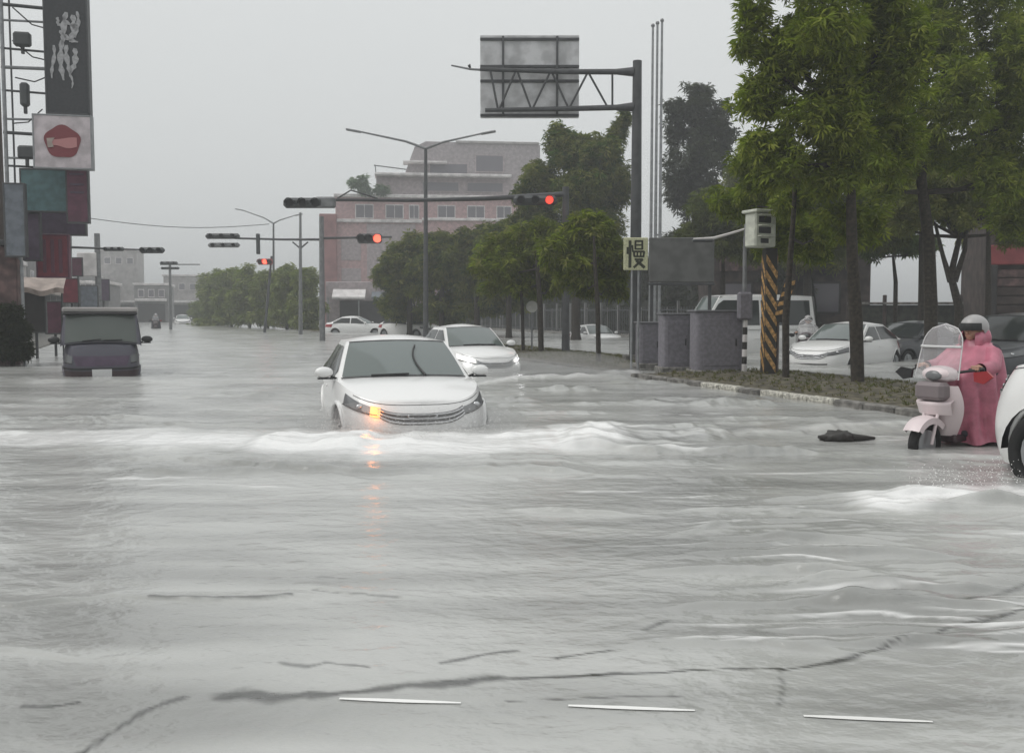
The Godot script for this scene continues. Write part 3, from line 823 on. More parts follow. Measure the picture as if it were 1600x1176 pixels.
func rider(called: String, label: String, where: Vector3, turn: float, coat: Material, hood := true) -> Node3D:
	if body_mesh == null: rider_meshes()
	var o := thing(called, label, "person", where, turn)
	put("body", body_mesh, o, M.cloth)
	var head := put("head_and_hands", skin_mesh, o, M.skin)
	for s in [-1.0, 1.0]:
		var e := mk(); ball(e, Vector3(s * 0.033, 1.333, -0.021), Vector3(0.013, 0.009, 0.008), 8); obj("eye", e, M.eye, head)
	# helmet: a shell open at the face, a brim and a raised visor
	var hm := mk()
	surf(hm, func(a, b):
		var an: float = a * TAU
		var low: float = lerp(2.05, 1.30, pow(max(cos(an), 0.0), 0.7))
		var ph: float = b * low
		return Vector3(0, 1.355, -0.115) + Vector3(sin(an) * sin(ph) * 0.132, cos(ph) * 0.135, cos(an) * sin(ph) * 0.150), 24, 10)
	var helmet := obj("helmet", hm, M.helmet, o)
	var vi := mk()
	surf(vi, func(a, b):
		var an: float = lerp(-1.1, 1.1, a)
		var ph: float = lerp(1.22, 1.75, b)
		return Vector3(0, 1.355, -0.115) + Vector3(sin(an) * sin(ph) * 0.140, cos(ph) * 0.143, cos(an) * sin(ph) * 0.158), 12, 5)
	obj("visor", vi, M.black, helmet)
	# poncho: falls from the neck over arms and knees to just above the water, with folds
	var po := mk()
	var prof := [[1.245, 0.075, 0.085, -0.13], [1.215, 0.13, 0.12, -0.15], [1.17, 0.215, 0.155, -0.16], [1.08, 0.275, 0.22, -0.12], [0.97, 0.315, 0.30, -0.06], [0.86, 0.325, 0.36, -0.05], [0.70, 0.330, 0.40, -0.08], [0.50, 0.345, 0.43, -0.12], [0.34, 0.365, 0.45, -0.14], [0.225, 0.385, 0.465, -0.15]]
	surf(po, func(a, b):
		var t: float = b * (prof.size() - 1); var i: int = min(int(t), prof.size() - 2); var q: float = t - i
		var p0: Array = prof[i]; var p1: Array = prof[i + 1]
		var an: float = a * TAU
		var deep: float = clamp(b * 1.6 - 0.18, 0.0, 1.0)
		var fold: float = 1.0 + deep * (0.17 * (abs(sin(an * 5.0 + 1.2 * sin(b * 3.0) + 0.6)) - 0.6) + 0.055 * sin(an * 14.0 + b * 4.0) + 0.02 * sin(an * 5.0 + b * 9.0))
		var ca := cos(an); var sa := sin(an)
		return Vector3(sa * lerp(p0[1], p1[1], q) * fold, lerp(p0[0], p1[0], q) + 0.015 * deep * sin(an * 7.0), lerp(p0[3], p1[3], q) + ca * lerp(p0[2], p1[2], q) * fold), 96, 40)
	for s in [-1.0, 1.0]:      # loose sleeves
		tube(po, [Vector3(s * 0.19, 1.10, -0.12), Vector3(s * 0.275, 0.97, 0.02), Vector3(s * 0.285, 0.955, 0.14), Vector3(s * 0.29, 0.955, 0.235)], [0.095, 0.085, 0.072, 0.062], 14, false)
	obj("poncho", po, coat, o)
	if hood:
		var hd := mk()        # the hood lies back round the neck and below the helmet
		surf(hd, func(a, b):
			var an: float = lerp(0.55, TAU - 0.55, a)
			var w: float = 0.012 * sin(an * 8.0)
			var r: float = lerp(0.14, 0.115, b) + w + 0.02 * sin(b * PI)
			return Vector3(sin(an) * r, lerp(1.20, 1.33, b) - 0.03 * cos(an), -0.13 + cos(an) * r), 40, 8)
		obj("hood", hd, coat, o)
	return o

func scooter(called: String, label: String, where: Vector3, turn: float, white: Material) -> Node3D:
	var o := thing(called, label, "scooter", where, turn)
	for w in [[0.66, "front"], [-0.62, "rear"]]:
		var wn := Node3D.new(); wn.name = "wheel"; o.add_child(wn, true); wn.position = Vector3(0, 0.23, w[0])
		var ty := mk()
		surf(ty, func(a, b): return Vector3(0.05 * sin(b * TAU), (0.185 + 0.045 * cos(b * TAU)) * sin(a * TAU), (0.185 + 0.045 * cos(b * TAU)) * cos(a * TAU)), 24, 8)
		obj("tyre", ty, M.tyre, wn)
		var ri := mk(); tube(ri, [Vector3(-0.03, 0, 0), Vector3(0.03, 0, 0)], [0.14], 16); obj("rim", ri, M.rim, wn)
	var fk := mk()
	for s in [-1.0, 1.0]: tube(fk, [Vector3(s * 0.075, 0.23, 0.66), Vector3(s * 0.07, 0.62, 0.54)], [0.017], 8)
	obj("fork", fk, white, o)
	var fe := mk()
	surf(fe, func(a, b):
		var an: float = lerp(0.55, 2.5, a)
		var r: float = 0.262 + 0.02 * sin(b * PI)
		return Vector3(lerp(-0.088, 0.088, b), 0.23 + r * sin(an), 0.66 + r * cos(an)), 14, 6)
	for s in [-1.0, 1.0]:
		surf(fe, func(a, b):
			var an: float = lerp(0.6, 2.4, a)
			return Vector3(s * 0.088, 0.23 + lerp(0.262, 0.20, b) * sin(an), 0.66 + lerp(0.262, 0.20, b) * cos(an)), 14, 2)
	obj("front_fender", fe, white, o)
	var ap := mk()        # apron / leg shield
	surf(ap, func(a, b):
		var u: float = a * 2 - 1
		var y: float = lerp(0.30, 0.80, b)
		var w: float = lerp(0.13, 0.25, sin(b * PI * 0.75))
		return Vector3(u * w, y, lerp(0.34, 0.47, b) + 0.10 * (1.0 - u * u)), 14, 10)
	obj("leg_shield", ap, white, o)
	var ns := mk()        # nose panel above the wheel
	surf(ns, func(a, b):
		var u: float = a * 2 - 1
		return Vector3(u * lerp(0.175, 0.19, b), lerp(0.515, 0.635, b), lerp(0.60, 0.64, b) - 0.10 * u * u), 12, 4)
	surf(ns, func(a, b):
		var u: float = a * 2 - 1
		return Vector3(u * 0.19, lerp(0.635, 0.66, b), lerp(0.64, 0.48, b) - 0.10 * u * u * (1 - b)), 12, 3)
	obj("nose_panel", ns, white, o)
	var hb := mk(); box(hb, Vector3(0, 0.745, 0.56), Vector3(0.31, 0.175, 0.17), 0.035); obj("front_basket", hb, M.scoot_grey, o)
	var cw := mk(); ball(cw, Vector3(0, 0.905, 0.44), Vector3(0.185, 0.085, 0.13), 16); box(cw, Vector3(0, 0.87, 0.43), Vector3(0.26, 0.06, 0.16), 0.02)
	var cowl := obj("handlebar_cowl", cw, white, o)
	var hl := mk(); ball(hl, Vector3(0, 0.895, 0.55), Vector3(0.09, 0.05, 0.03), 12); obj("headlight", hl, M.lamp_clear, cowl)
	var bar := mk(); tube(bar, [Vector3(-0.36, 0.965, 0.30), Vector3(-0.18, 0.93, 0.40), Vector3(0.18, 0.93, 0.40), Vector3(0.36, 0.965, 0.30)], [0.014], 8); obj("handlebar", bar, M.black, o)
	for s in [-1.0, 1.0]:
		var gp := mk(); tube(gp, [Vector3(s * 0.24, 0.95, 0.345), Vector3(s * 0.365, 0.966, 0.295)], [0.019], 8); obj("grip", gp, M.black, o)
		var mi := mk()
		slab(mi, [Vector2(-0.07, 0.035), Vector2(0.06, 0.055), Vector2(0.125, 0.0), Vector2(0.03, -0.07), Vector2(-0.06, -0.05)].map(func(p): return Vector2(p.x * s, p.y)), 0.03, Basis(), Vector3(s * 0.40, 0.90, 0.40))
		var mirror := obj("hand_guard", mi, M.black if s < 0.0 else M.tail, o)
		var stem := mk(); tube(stem, [Vector3(s * 0.33, 0.955, 0.32), Vector3(s * 0.37, 0.92, 0.39)], [0.008], 6); obj("stem", stem, M.black, mirror)
	var sh := mk()       # tall clear windshield with a rounded top
	var wfun := func(u: float, b: float, out: float):
		var w: float = lerp(0.235, 0.20, b) * (1.0 if b < 0.6 else sqrt(max(1.0 - pow((b - 0.6) / 0.4, 2.4), 0.0)))
		return Vector3(u * w, lerp(0.86, 1.40, b), lerp(0.55, 0.40, b) - 0.05 * u * u * lerp(1.0, 0.7, b) + out)
	surf(sh, func(a, b): return wfun.call(a * 2 - 1, b, 0.0), 14, 22)
	var shield := obj("windshield", sh, M.shield, o)
	var br := mk(); var pts := []
	for k in 9: pts.append(wfun.call(k / 4.0 - 1.0, 0.585, 0.016))
	tube(br, pts, [0.014], 6); obj("cross_bar", br, M.plate, shield)
	var ed := mk(); pts = []
	for k in 13: pts.append(wfun.call(-1.0, k / 12.0, 0.004))
	for k in 13: pts.append(wfun.call(1.0, 1.0 - k / 12.0, 0.004))
	tube(ed, pts, [0.006], 5); obj("edge_trim", ed, M.plate, shield)
	var fl := mk(); box(fl, Vector3(0, 0.27, 0.14), Vector3(0.30, 0.08, 0.50), 0.02); obj("footboard", fl, M.scoot_dark, o)
	var bd := mk()
	surf(bd, func(a, b):
		var an: float = b * TAU
		var z: float = lerp(-0.02, -0.92, a)
		var w: float = 0.15 * (0.75 + 0.25 * sin(a * PI)); var hh: float = lerp(0.20, 0.14, a)
		return Vector3(sin(an) * w, lerp(0.48, 0.60, a) + cos(an) * hh, z), 10, 16)
	obj("rear_body", bd, white, o)
	var se := mk(); box(se, Vector3(0, 0.70, -0.36), Vector3(0.25, 0.09, 0.62), 0.035); obj("seat", se, M.black, o)
	var tl := mk(); box(tl, Vector3(0, 0.60, -0.93), Vector3(0.16, 0.07, 0.03), 0.01); obj("tail_light", tl, M.tail, o)
	var np := mk(); box(np, Vector3(0, 0.45, -0.92), Vector3(0.22, 0.12, 0.008)); obj("number_plate", np, M.plate, o)
	return o

func riders():
	var yaw := -1.0
	var f := Vector3(sin(yaw), 0, cos(yaw))
	var wheel := on(1449, 699)
	var base := wheel - f * 0.62 + Vector3(0, -0.19, 0)
	scooter("motor_scooter", "white scooter with tall clear windshield carrying the pink poncho rider", base, yaw, M.scoot_white)
	rider("person", "person in a pink rain poncho and pale helmet riding a white scooter", base + Vector3(0, 0.0, 0), yaw, M.pink)
	var b2 := at(1262, 540, 29.0) * Vector3(1, 0, 1) + Vector3(0, -0.25, 0)
	scooter("motor_scooter", "dark scooter with windshield beside the white car in the slow lane", b2, -0.4, M.scoot_dark)
	rider("person", "person in a grey rain poncho on a dark scooter in the slow lane", b2, -0.4, M.grey_coat, false)
	var b3 := at(612, 500, 60.0) * Vector3(1, 0, 1) + Vector3(0, -0.25, 0)
	scooter("motor_scooter", "dark scooter waiting at the side street by the awning shop", b3, 0.5, M.scoot_dark)
	rider("person", "person in dark rainwear on the scooter by the side street", b3, 0.5, M.violet, false)
	var b4 := at(243, 500, 80.0) * Vector3(1, 0, 1) + Vector3(0, -0.25, 0)
	scooter("motor_scooter", "tiny dark scooter far down the avenue beside the distant white car", b4, 0.3, M.scoot_dark)
	rider("person", "small far-off person in dark rainwear riding down the avenue", b4, 0.3, M.cloth, false)

# ==================================================================== islands with kerbs
func island(called: String, label: String, s0: float, s1: float, t0: float, t1: float, top: float, painted: Callable):
	var o := thing(called, label, "traffic island"); o.set_meta("kind", "structure")
	var n := FastNoiseLite.new(); n.seed = int(s0 * 10); n.frequency = 0.8
	var st := mk()
	var NS := int((s1 - s0) / 0.25); var NT := 12
	surf(st, func(a, b):
		var s: float = lerp(s0 + 0.1, s1 - 0.1, a); var t: float = lerp(t0 + 0.14, t1 - 0.14, b)
		return road(s, t, top - 0.02 + 0.07 * sin(b * PI) + 0.03 * n.get_noise_2d(s * 3.0, t * 3.0)), NS, NT)
	obj("soil", st, M.soil, o)
	var edge := []
	var s := s0
	while s < s1 - 0.3: edge.append([s, min(s + 0.58, s1), t0]); edge.append([s, min(s + 0.58, s1), t1]); s += 0.6
	for e in edge:
		var m := road((e[0] + e[1]) / 2, e[2])
		var k := mk()
		box(k, m + Vector3(0, top - 0.25, 0), Vector3(0.17, 0.5 + rng.randf() * 0.012, e[1] - e[0] - 0.02), 0.02, Basis(Vector3.UP, ROAD + rng.randf_range(-0.008, 0.008)))
		obj("kerb_stone", k, M.kerb_white if painted.call(e[0], e[2]) else M.concrete, o)
	for e in [s0, s1]:
		var k := mk()
		box(k, road(e, (t0 + t1) / 2) + Vector3(0, top - 0.25, 0), Vector3(t1 - t0 + 0.15, 0.49, 0.17), 0.02, Basis(Vector3.UP, ROAD))
		obj("kerb_stone", k, M.concrete, o)
	# weeds and short grass
	var bl := mk()
	for q in 5:
		var a := TAU * q / 5.0
		var d := Vector3(cos(a), 0, sin(a))
		tri(bl, d * 0.01 + d.cross(Vector3.UP) * 0.008, d * 0.01 - d.cross(Vector3.UP) * 0.008, d * 0.045 + Vector3(0, 0.035 + 0.012 * (q % 3), 0))
	bl.generate_normals()
	var pos := []
	var cnt := int((s1 - s0) * (t1 - t0) * 45)
	for q in cnt:
		var ss := rng.randf_range(s0 + 0.2, s1 - 0.2); var tt := rng.randf_range(t0 + 0.2, t1 - 0.2)
		if n.get_noise_2d(ss * 1.3, tt * 1.3) < -0.15: continue
		pos.append(road(ss, tt, top - 0.01 + 0.07 * sin((tt - t0) / (t1 - t0) * PI)))
	scatter("grass", bl.commit(), pos, o, 0.6, 1.3, [Color(0.12, 0.11, 0.055), Color(0.09, 0.10, 0.04), Color(0.14, 0.12, 0.07)], false)

func scatter(called: String, mesh: Mesh, pos: Array, parent: Node, smin: float, smax: float, cols: Array, tumble := true) -> MultiMeshInstance3D:
	var mm := MultiMesh.new(); mm.transform_format = MultiMesh.TRANSFORM_3D; mm.use_colors = true; mm.mesh = mesh; mm.instance_count = pos.size()
	for i in pos.size():
		var b := Basis(Vector3.UP, rng.randf() * TAU)
		if tumble: b = b * Basis(Vector3.RIGHT, rng.randf_range(-1.1, 1.1)) * Basis(Vector3.BACK, rng.randf_range(-0.7, 0.7))
		mm.set_instance_transform(i, Transform3D(b.scaled(Vector3.ONE * rng.randf_range(smin, smax)), pos[i]))
		var c: Color = cols[rng.randi() % cols.size()]
		var k := rng.randf_range(0.75, 1.3)
		mm.set_instance_color(i, Color(c.r * k, c.g * k, c.b * k))
	var o := MultiMeshInstance3D.new(); o.multimesh = mm; o.material_override = M.leaf; o.name = called
	o.set_meta("kind", "stuff"); parent.add_child(o, true)
	return o

func islands():
	island("traffic_island", "muddy grass traffic island with white painted kerb carrying the grey cabinets", 6.4, 17.4, 9.0, 12.6, 0.09, func(s, t): return t < 10.0 and s > 10.9 and s < 14.6 and int(s * 10.0) % 7 != 3)
	island("traffic_island", "low muddy island edged by a dark wet kerb under young trees", 19.6, 38.0, 9.4, 13.0, 0.05, func(s, t): return false)
	island("traffic_island", "distant island under a row of bushy round trees", 66.0, 110.0, 9.6, 13.0, 0.05, func(s, t): return false)
	var o := mk()
	box(o, road(60, 26.5, 0.0), Vector3(6.0, 0.16, 120.0), 0.03, Basis(Vector3.UP, ROAD))
	tag(obj("pavement", o, M.concrete), "raised pavement along the far side of the slow lane", "pavement", "", "structure")
	o = mk()
	box(o, road(60, -6.5, -0.02), Vector3(4.4, 0.14, 100.0), 0.03, Basis(Vector3.UP, ROAD))
	tag(obj("pavement", o, M.concrete), "pavement in front of the shops", "pavement", "", "structure")

# ==================================================================== signboards and shops on the left
func board(called: String, label: String, x0: float, y0: float, x1: float, y1: float, d: float, m: Material, thick := 0.18, frame: Material = null) -> Node3D:
	var a := at(x0, y1, d); var b := at(x1, y0, d)
	var c := (a + b) / 2
	var o := thing(called, label, "signboard", Vector3(c.x, a.y, c.z), ROAD * 0.6)
	var w := b.x - a.x; var h := b.y - a.y
	obj("panel", bx(Vector3(0, h / 2, 0), Vector3(w - 0.05, h - 0.05, thick), 0.01), m, o)
	var fm: Material = frame if frame else M.steel
	for sx in [-1.0, 1.0]: obj("frame_rail", bx(Vector3(sx * (w / 2 - 0.02), h / 2, 0), Vector3(0.04, h, thick + 0.03), 0.008), fm, o)
	for sy in [0.02, h - 0.02]: obj("frame_rail", bx(Vector3(0, sy, 0), Vector3(w - 0.082, 0.04, thick + 0.03), 0.008), fm, o)
	return o

func left_side():
	# row of low shop houses along the left pavement
	var units := [[27.0, 37.0, 5.6, M.brown_wall, "narrow brown shop house behind the stacked signboards"], [37.4, 50.0, 4.6, M.wall_grey, "low grey shop house with a dark open front"], [50.4, 72.0, 4.4, M.wall_pale, "pale shop house further along the pavement"], [72.5, 100.0, 5.0, M.wall_grey, "hazy grey shop house with an awning down the avenue"], [101.0, 135.0, 4.6, M.wall_pale, "far pale shop house fading into the haze"], [136.0, 180.0, 6.5, M.wall_grey, "farthest grey block fading into the haze"]]
	for u in units:
		var len: float = u[1] - u[0]
		var o := thing("shop_house", u[4], "building", road((u[0] + u[1]) / 2, -9.0 - 3.5), ROAD)
		obj("wall", bx(Vector3(0, u[2] / 2, 0), Vector3(8.0, u[2], len), 0.03), u[3], o)
		obj("parapet", bx(Vector3(0, u[2] + 0.14, 0), Vector3(8.16, 0.28, len + 0.02), 0.03), M.trim, o)
		var bays := int(len / 4.5)
		for k in bays:
			var z: float = -len / 2 + (k + 0.5) * len / bays
			obj("shop_opening", bx(Vector3(4.0, 1.45, z), Vector3(0.06, 2.5, len / bays - 0.9), 0.01), M.shop_dark, o)
			var w := obj("window", bx(Vector3(4.01, 3.75, z), Vector3(0.08, 1.0, 1.7), 0.015), M.trim, o)
			obj("pane", bx(Vector3(4.05, 3.75, z), Vector3(0.04, 0.84, 1.52), 0.0), M.pane, w)
		var aw := mk()
		slab(aw, [Vector2(0, 0), Vector2(1.5, -0.35), Vector2(1.5, -0.50), Vector2(0, -0.12)], len * 0.9, Basis(), Vector3(4.0, 3.05, 0))
		obj("awning", aw, M.awning, o)
	# leaning steel frame and the tall dark board
	var p0 := at(0, 395, 26.0)
	var up := thing("utility_pole", "thick brown utility pole beside the tall dark signboard", "pole", Vector3(p0.x, -0.4, p0.z))
	obj("shaft", tb([Vector3.ZERO, Vector3(0, 12.5, 0)], [0.17, 0.12], 14), M.pole_brown, up)
	obj("crossarm", bx(Vector3(0.2, 11.6, 0), Vector3(1.8, 0.1, 0.1), 0.01), M.steel, up)
	var o := board("tall_signboard", "tall black signboard with white brush lettering on a steel frame", 76, -110, 132, 181, 25.0, M.dark_sign, 0.3)
	brush(o)
	var base := at(13, 400, 25.0)
	var fr := thing("sign_frame", "pale steel ladder frame holding the tall black signboard", "frame", Vector3(base.x, -0.3, base.z - 0.05), ROAD * 0.6)
	var top := at(13, -110, 25.0).y + 0.3
	obj("post", tb([Vector3.ZERO, Vector3(0, top, 0)], [0.05], 8), M.steel_light, fr)
	obj("post", tb([Vector3(0.12, 2.0, -0.25), Vector3(0.12, top, -0.25)], [0.025], 6), M.steel, fr)
	var k := 0
	for y in [5.0, 30.0, 74.0, 104.0, 140.0, 185.0, 206.0, 246.0, 258.0]:
		var q := at(13, y, 25.0).y + 0.3
		var wide: float = at(76, y, 25.0).x - base.x
		obj("cross_bar", tb([Vector3(-0.05, q, 0), Vector3(wide, q + (0.04 if k % 2 else -0.02), -0.12)], [0.03 if k % 3 else 0.045], 6), M.steel if k % 2 == 0 else M.steel_light, fr)
		k += 1
	for q in [[32, 145, 0.22, 0.6], [35, 236, 0.42, 0.34], [28, 58, 0.42, 0.36]]:
		var c := at(q[0], q[1], 24.9) - fr.position
		var l := Node3D.new(); l.name = "floodlight"; fr.add_child(l, true); l.position = Vector3(c.x, c.y, 0.06)
		obj("housing", bx(Vector3.ZERO, Vector3(q[2], q[3], 0.2), 0.05), M.signal_grey, l)
		obj("bracket", bx(Vector3(0, -q[3] / 2 - 0.08, -0.02), Vector3(0.08, 0.2, 0.08), 0.01), M.steel, l)
	for q in [[16, 10, 72, 42], [16, 62, 74, 92], [20, 120, 76, 112], [18, 192, 60, 168]]:
		var a := at(q[0], q[1], 24.95) - fr.position; var b := at(q[2], q[3], 24.95) - fr.position
		obj("cable", tb([a, (a + b) / 2 + Vector3(0, -0.15, 0), b], [0.018], 5), M.black, fr)
	# square white board with the red emblem
	o = board("square_signboard", "square white signboard with a dark red pentagon emblem", 57, 180, 141, 265, 24.5, M.white_sign, 0.22, M.steel_light)
	var hh: float = at(57, 180, 24.5).y - at(57, 265, 24.5).y
	var pent := []
	for i in 40:
		var an := TAU * i / 40.0
		var five: float = 0.40 * (1.0 + 0.055 * cos(5.0 * (an - PI / 2)))
		pent.append(Vector2(cos(an) * five * 1.05, hh / 2 + 0.0 + sin(an) * five))
	var pe := mk(); slab(pe, pent, 0.02, Basis(), Vector3(0, 0, 0.125))
	var em := obj("emblem", pe, M.logo_red, o)
	var band := mk(); var bp := []
	for i in 13: bp.append(Vector2(-0.33 + 0.056 * i, hh / 2 - 0.13 + 0.035 * sin(i * 0.55)))
	for i in 13: bp.append(Vector2(0.342 - 0.056 * i, hh / 2 + 0.08 + 0.03 * sin(i * 0.4 + 1.0)))
	slab(band, bp, 0.012, Basis(), Vector3(0, 0, 0.142)); obj("emblem_band", band, M.logo_pink, em)
	var dot := mk(); slab(dot, [Vector2(-0.34, hh / 2 - 0.16), Vector2(-0.20, hh / 2 - 0.14), Vector2(-0.24, hh / 2 - 0.02), Vector2(-0.17, hh / 2 + 0.09), Vector2(-0.36, hh / 2 + 0.07)], 0.012, Basis(), Vector3(0, 0, 0.152)); obj("emblem_mark", dot, M.awning, em)
	# the boards below it
	board("teal_signboard", "faded teal signboard below the red emblem sign", 36, 264, 106, 332, 25.3, M.teal)
	o = board("maroon_signboard", "narrow dark maroon signboard next to the teal one", 106, 264, 137, 349, 25.1, M.maroon)
	for y in [0.30, 0.44, 0.62]: obj("text_bar", bx(Vector3(0, 1.45 * y + 0.35, 0.1), Vector3(0.34, 0.05, 0.02), 0.0), M.violet, o)
	board("blue_signboard", "tall blue-grey signboard at the corner of the shop house", 10, 286, 38, 402, 24.2, M.blue_grey)
	board("violet_signboard", "dark violet signboard above the beige awning", 38, 332, 62, 408, 25.4, M.violet)
	o = board("red_signboard", "crimson signboard hung above the shop awning", 60, 366, 106, 434, 26.0, M.red_sign, 0.2, M.maroon)
	for x in [-0.2, 0.0, 0.2]: obj("raised_stripe", bx(Vector3(x, 0.58, 0.105), Vector3(0.09, 0.9, 0.02), 0.005), M.maroon, o)
	board("purple_signboard", "dim purple signboard behind the crimson one", 58, 330, 132, 368, 26.4, M.violet)
	# shop front
	var sf := thing("shop_awning", "beige fabric awning over a dim shop front beside the red pillar", "awning", at(66, 452, 27.0), ROAD)
	var aw := mk()
	surf(aw, func(a, b): return Vector3(lerp(-0.62, 0.55, a), lerp(0.36, 0.0, b) + 0.05 * sin(a * 9.0) * b, lerp(-0.7, 0.2, b)), 24, 6)
	obj("fabric", aw, M.awning, sf)
	var val := mk()
	surf(val, func(a, b): return Vector3(lerp(-0.62, 0.55, a), lerp(0.0, -0.14, b) + 0.05 * sin(a * 9.0), 0.2 + 0.02 * sin(a * 30.0)), 30, 2)
	obj("valance", val, M.awning, sf)
	for x in [-0.55, 0.5]: obj("post", tb([Vector3(x, -2.2, 0.15), Vector3(x, 0.05, 0.15)], [0.025], 6), M.steel, sf)
	var c0 := at(16, 500, 24.6)
	var pil := thing("brown_pillar", "red-brown rendered pillar at the foot of the stacked signboards", "pillar", Vector3(c0.x - 0.1, -0.4, c0.z), ROAD)
	obj("shaft", bx(Vector3(0, 1.7, 0), Vector3(0.62, 3.4, 0.62), 0.03), M.brown_wall, pil)
	obj("cap", bx(Vector3(0, 3.47, 0), Vector3(0.78, 0.14, 0.78), 0.02), M.steel, pil)
	obj("drain_pipe", tb([Vector3(0.42, 0.2, 0.3), Vector3(0.42, 3.0, 0.3), Vector3(0.30, 3.3, 0.3)], [0.04], 8), M.steel_light, pil)
	for q in [[98, 434, 122, 474, 33.0, M.red_sign, "small crimson sign standing behind the van"], [126, 446, 152, 482, 44.0, M.blue_grey, "small slate blue sign further along the pavement"], [38, 455, 70, 520, 27.6, M.shop_dark, "dark display board under the beige awning"], [72, 470, 96, 522, 29.0, M.maroon, "maroon display board beside the dark shop front"], [150, 436, 170, 470, 56.0, M.violet, "small violet sign on the far pavement"], [112, 402, 128, 432, 40.0, M.maroon, "little maroon sign hanging above the far pavement"]]:
		var sb := board("street_signboard", q[6], q[0], q[1], q[2], q[3], q[4], q[5], 0.12)
		obj("post", tb([Vector3(0, -sb.position.y - 0.2, -0.1), Vector3(0, 0.2, -0.1)], [0.04], 8), M.steel, sb)
	# box sign and post further on
	var bs := thing("box_sign", "white light box sign standing beyond the crimson signboard", "signboard", Vector3(at(136, 430, 45.0).x, 0, -45.0), 0.2)
	obj("panel", bx(Vector3(0, 3.55, 0), Vector3(0.85, 1.1, 0.18), 0.03), M.trim, bs)
	obj("post", tb([Vector3(0.45, -0.4, -0.1), Vector3(0.45, 5.0, -0.1)], [0.13], 10), M.galv, bs)

func brush(o: Node3D):
	# loose white brush strokes, three characters' worth of slanting marks
	var top: float = at(100, 20, 25.0).y - o.position.y
	var low: float = at(100, 140, 25.0).y - o.position.y
	var hgt := top - low
	var marks := [[-0.30, 0.55, -0.33, 0.12, 0.05], [-0.12, 0.62, -0.10, 0.10, 0.08], [0.05, 0.98, -0.12, 0.55, 0.08], [-0.05, 0.92, 0.22, 0.78, 0.05], [0.22, 0.95, 0.12, 0.60, 0.09], [0.30, 1.0, 0.26, 0.66, 0.05],
		[-0.16, 0.72, 0.28, 0.60, 0.06], [0.02, 0.56, 0.05, 0.15, 0.07], [0.24, 0.52, 0.12, 0.20, 0.08], [0.12, 0.24, 0.10, 0.0, 0.03], [0.16, 0.80, 0.30, 0.82, 0.06], [-0.22, 0.90, -0.10, 0.80, 0.05]]
	for m in marks:
		var a := Vector2(m[0], low + m[1] * hgt); var b := Vector2(m[2], low + m[3] * hgt)
		var n := (b - a).orthogonal().normalized()
		var left := []; var right := []
		for i in 9:
			var t := i / 8.0
			var p := a.lerp(b, t) + n * 0.03 * sin(t * 5.0 + m[0] * 9.0)
			var w: float = m[4] * 2.0 * (0.35 + 0.65 * sin(PI * clamp(t * 0.85 + 0.12, 0.0, 1.0))) * (0.8 + 0.4 * sin(i * 2.3))
			left.append(p + n * w * 0.5); right.push_front(p - n * w * 0.5)
		var st := mk(); slab(st, left + right, 0.012, Basis(), Vector3(0, 0, 0.17))
		obj("brush_stroke", st, M.chalk, o)

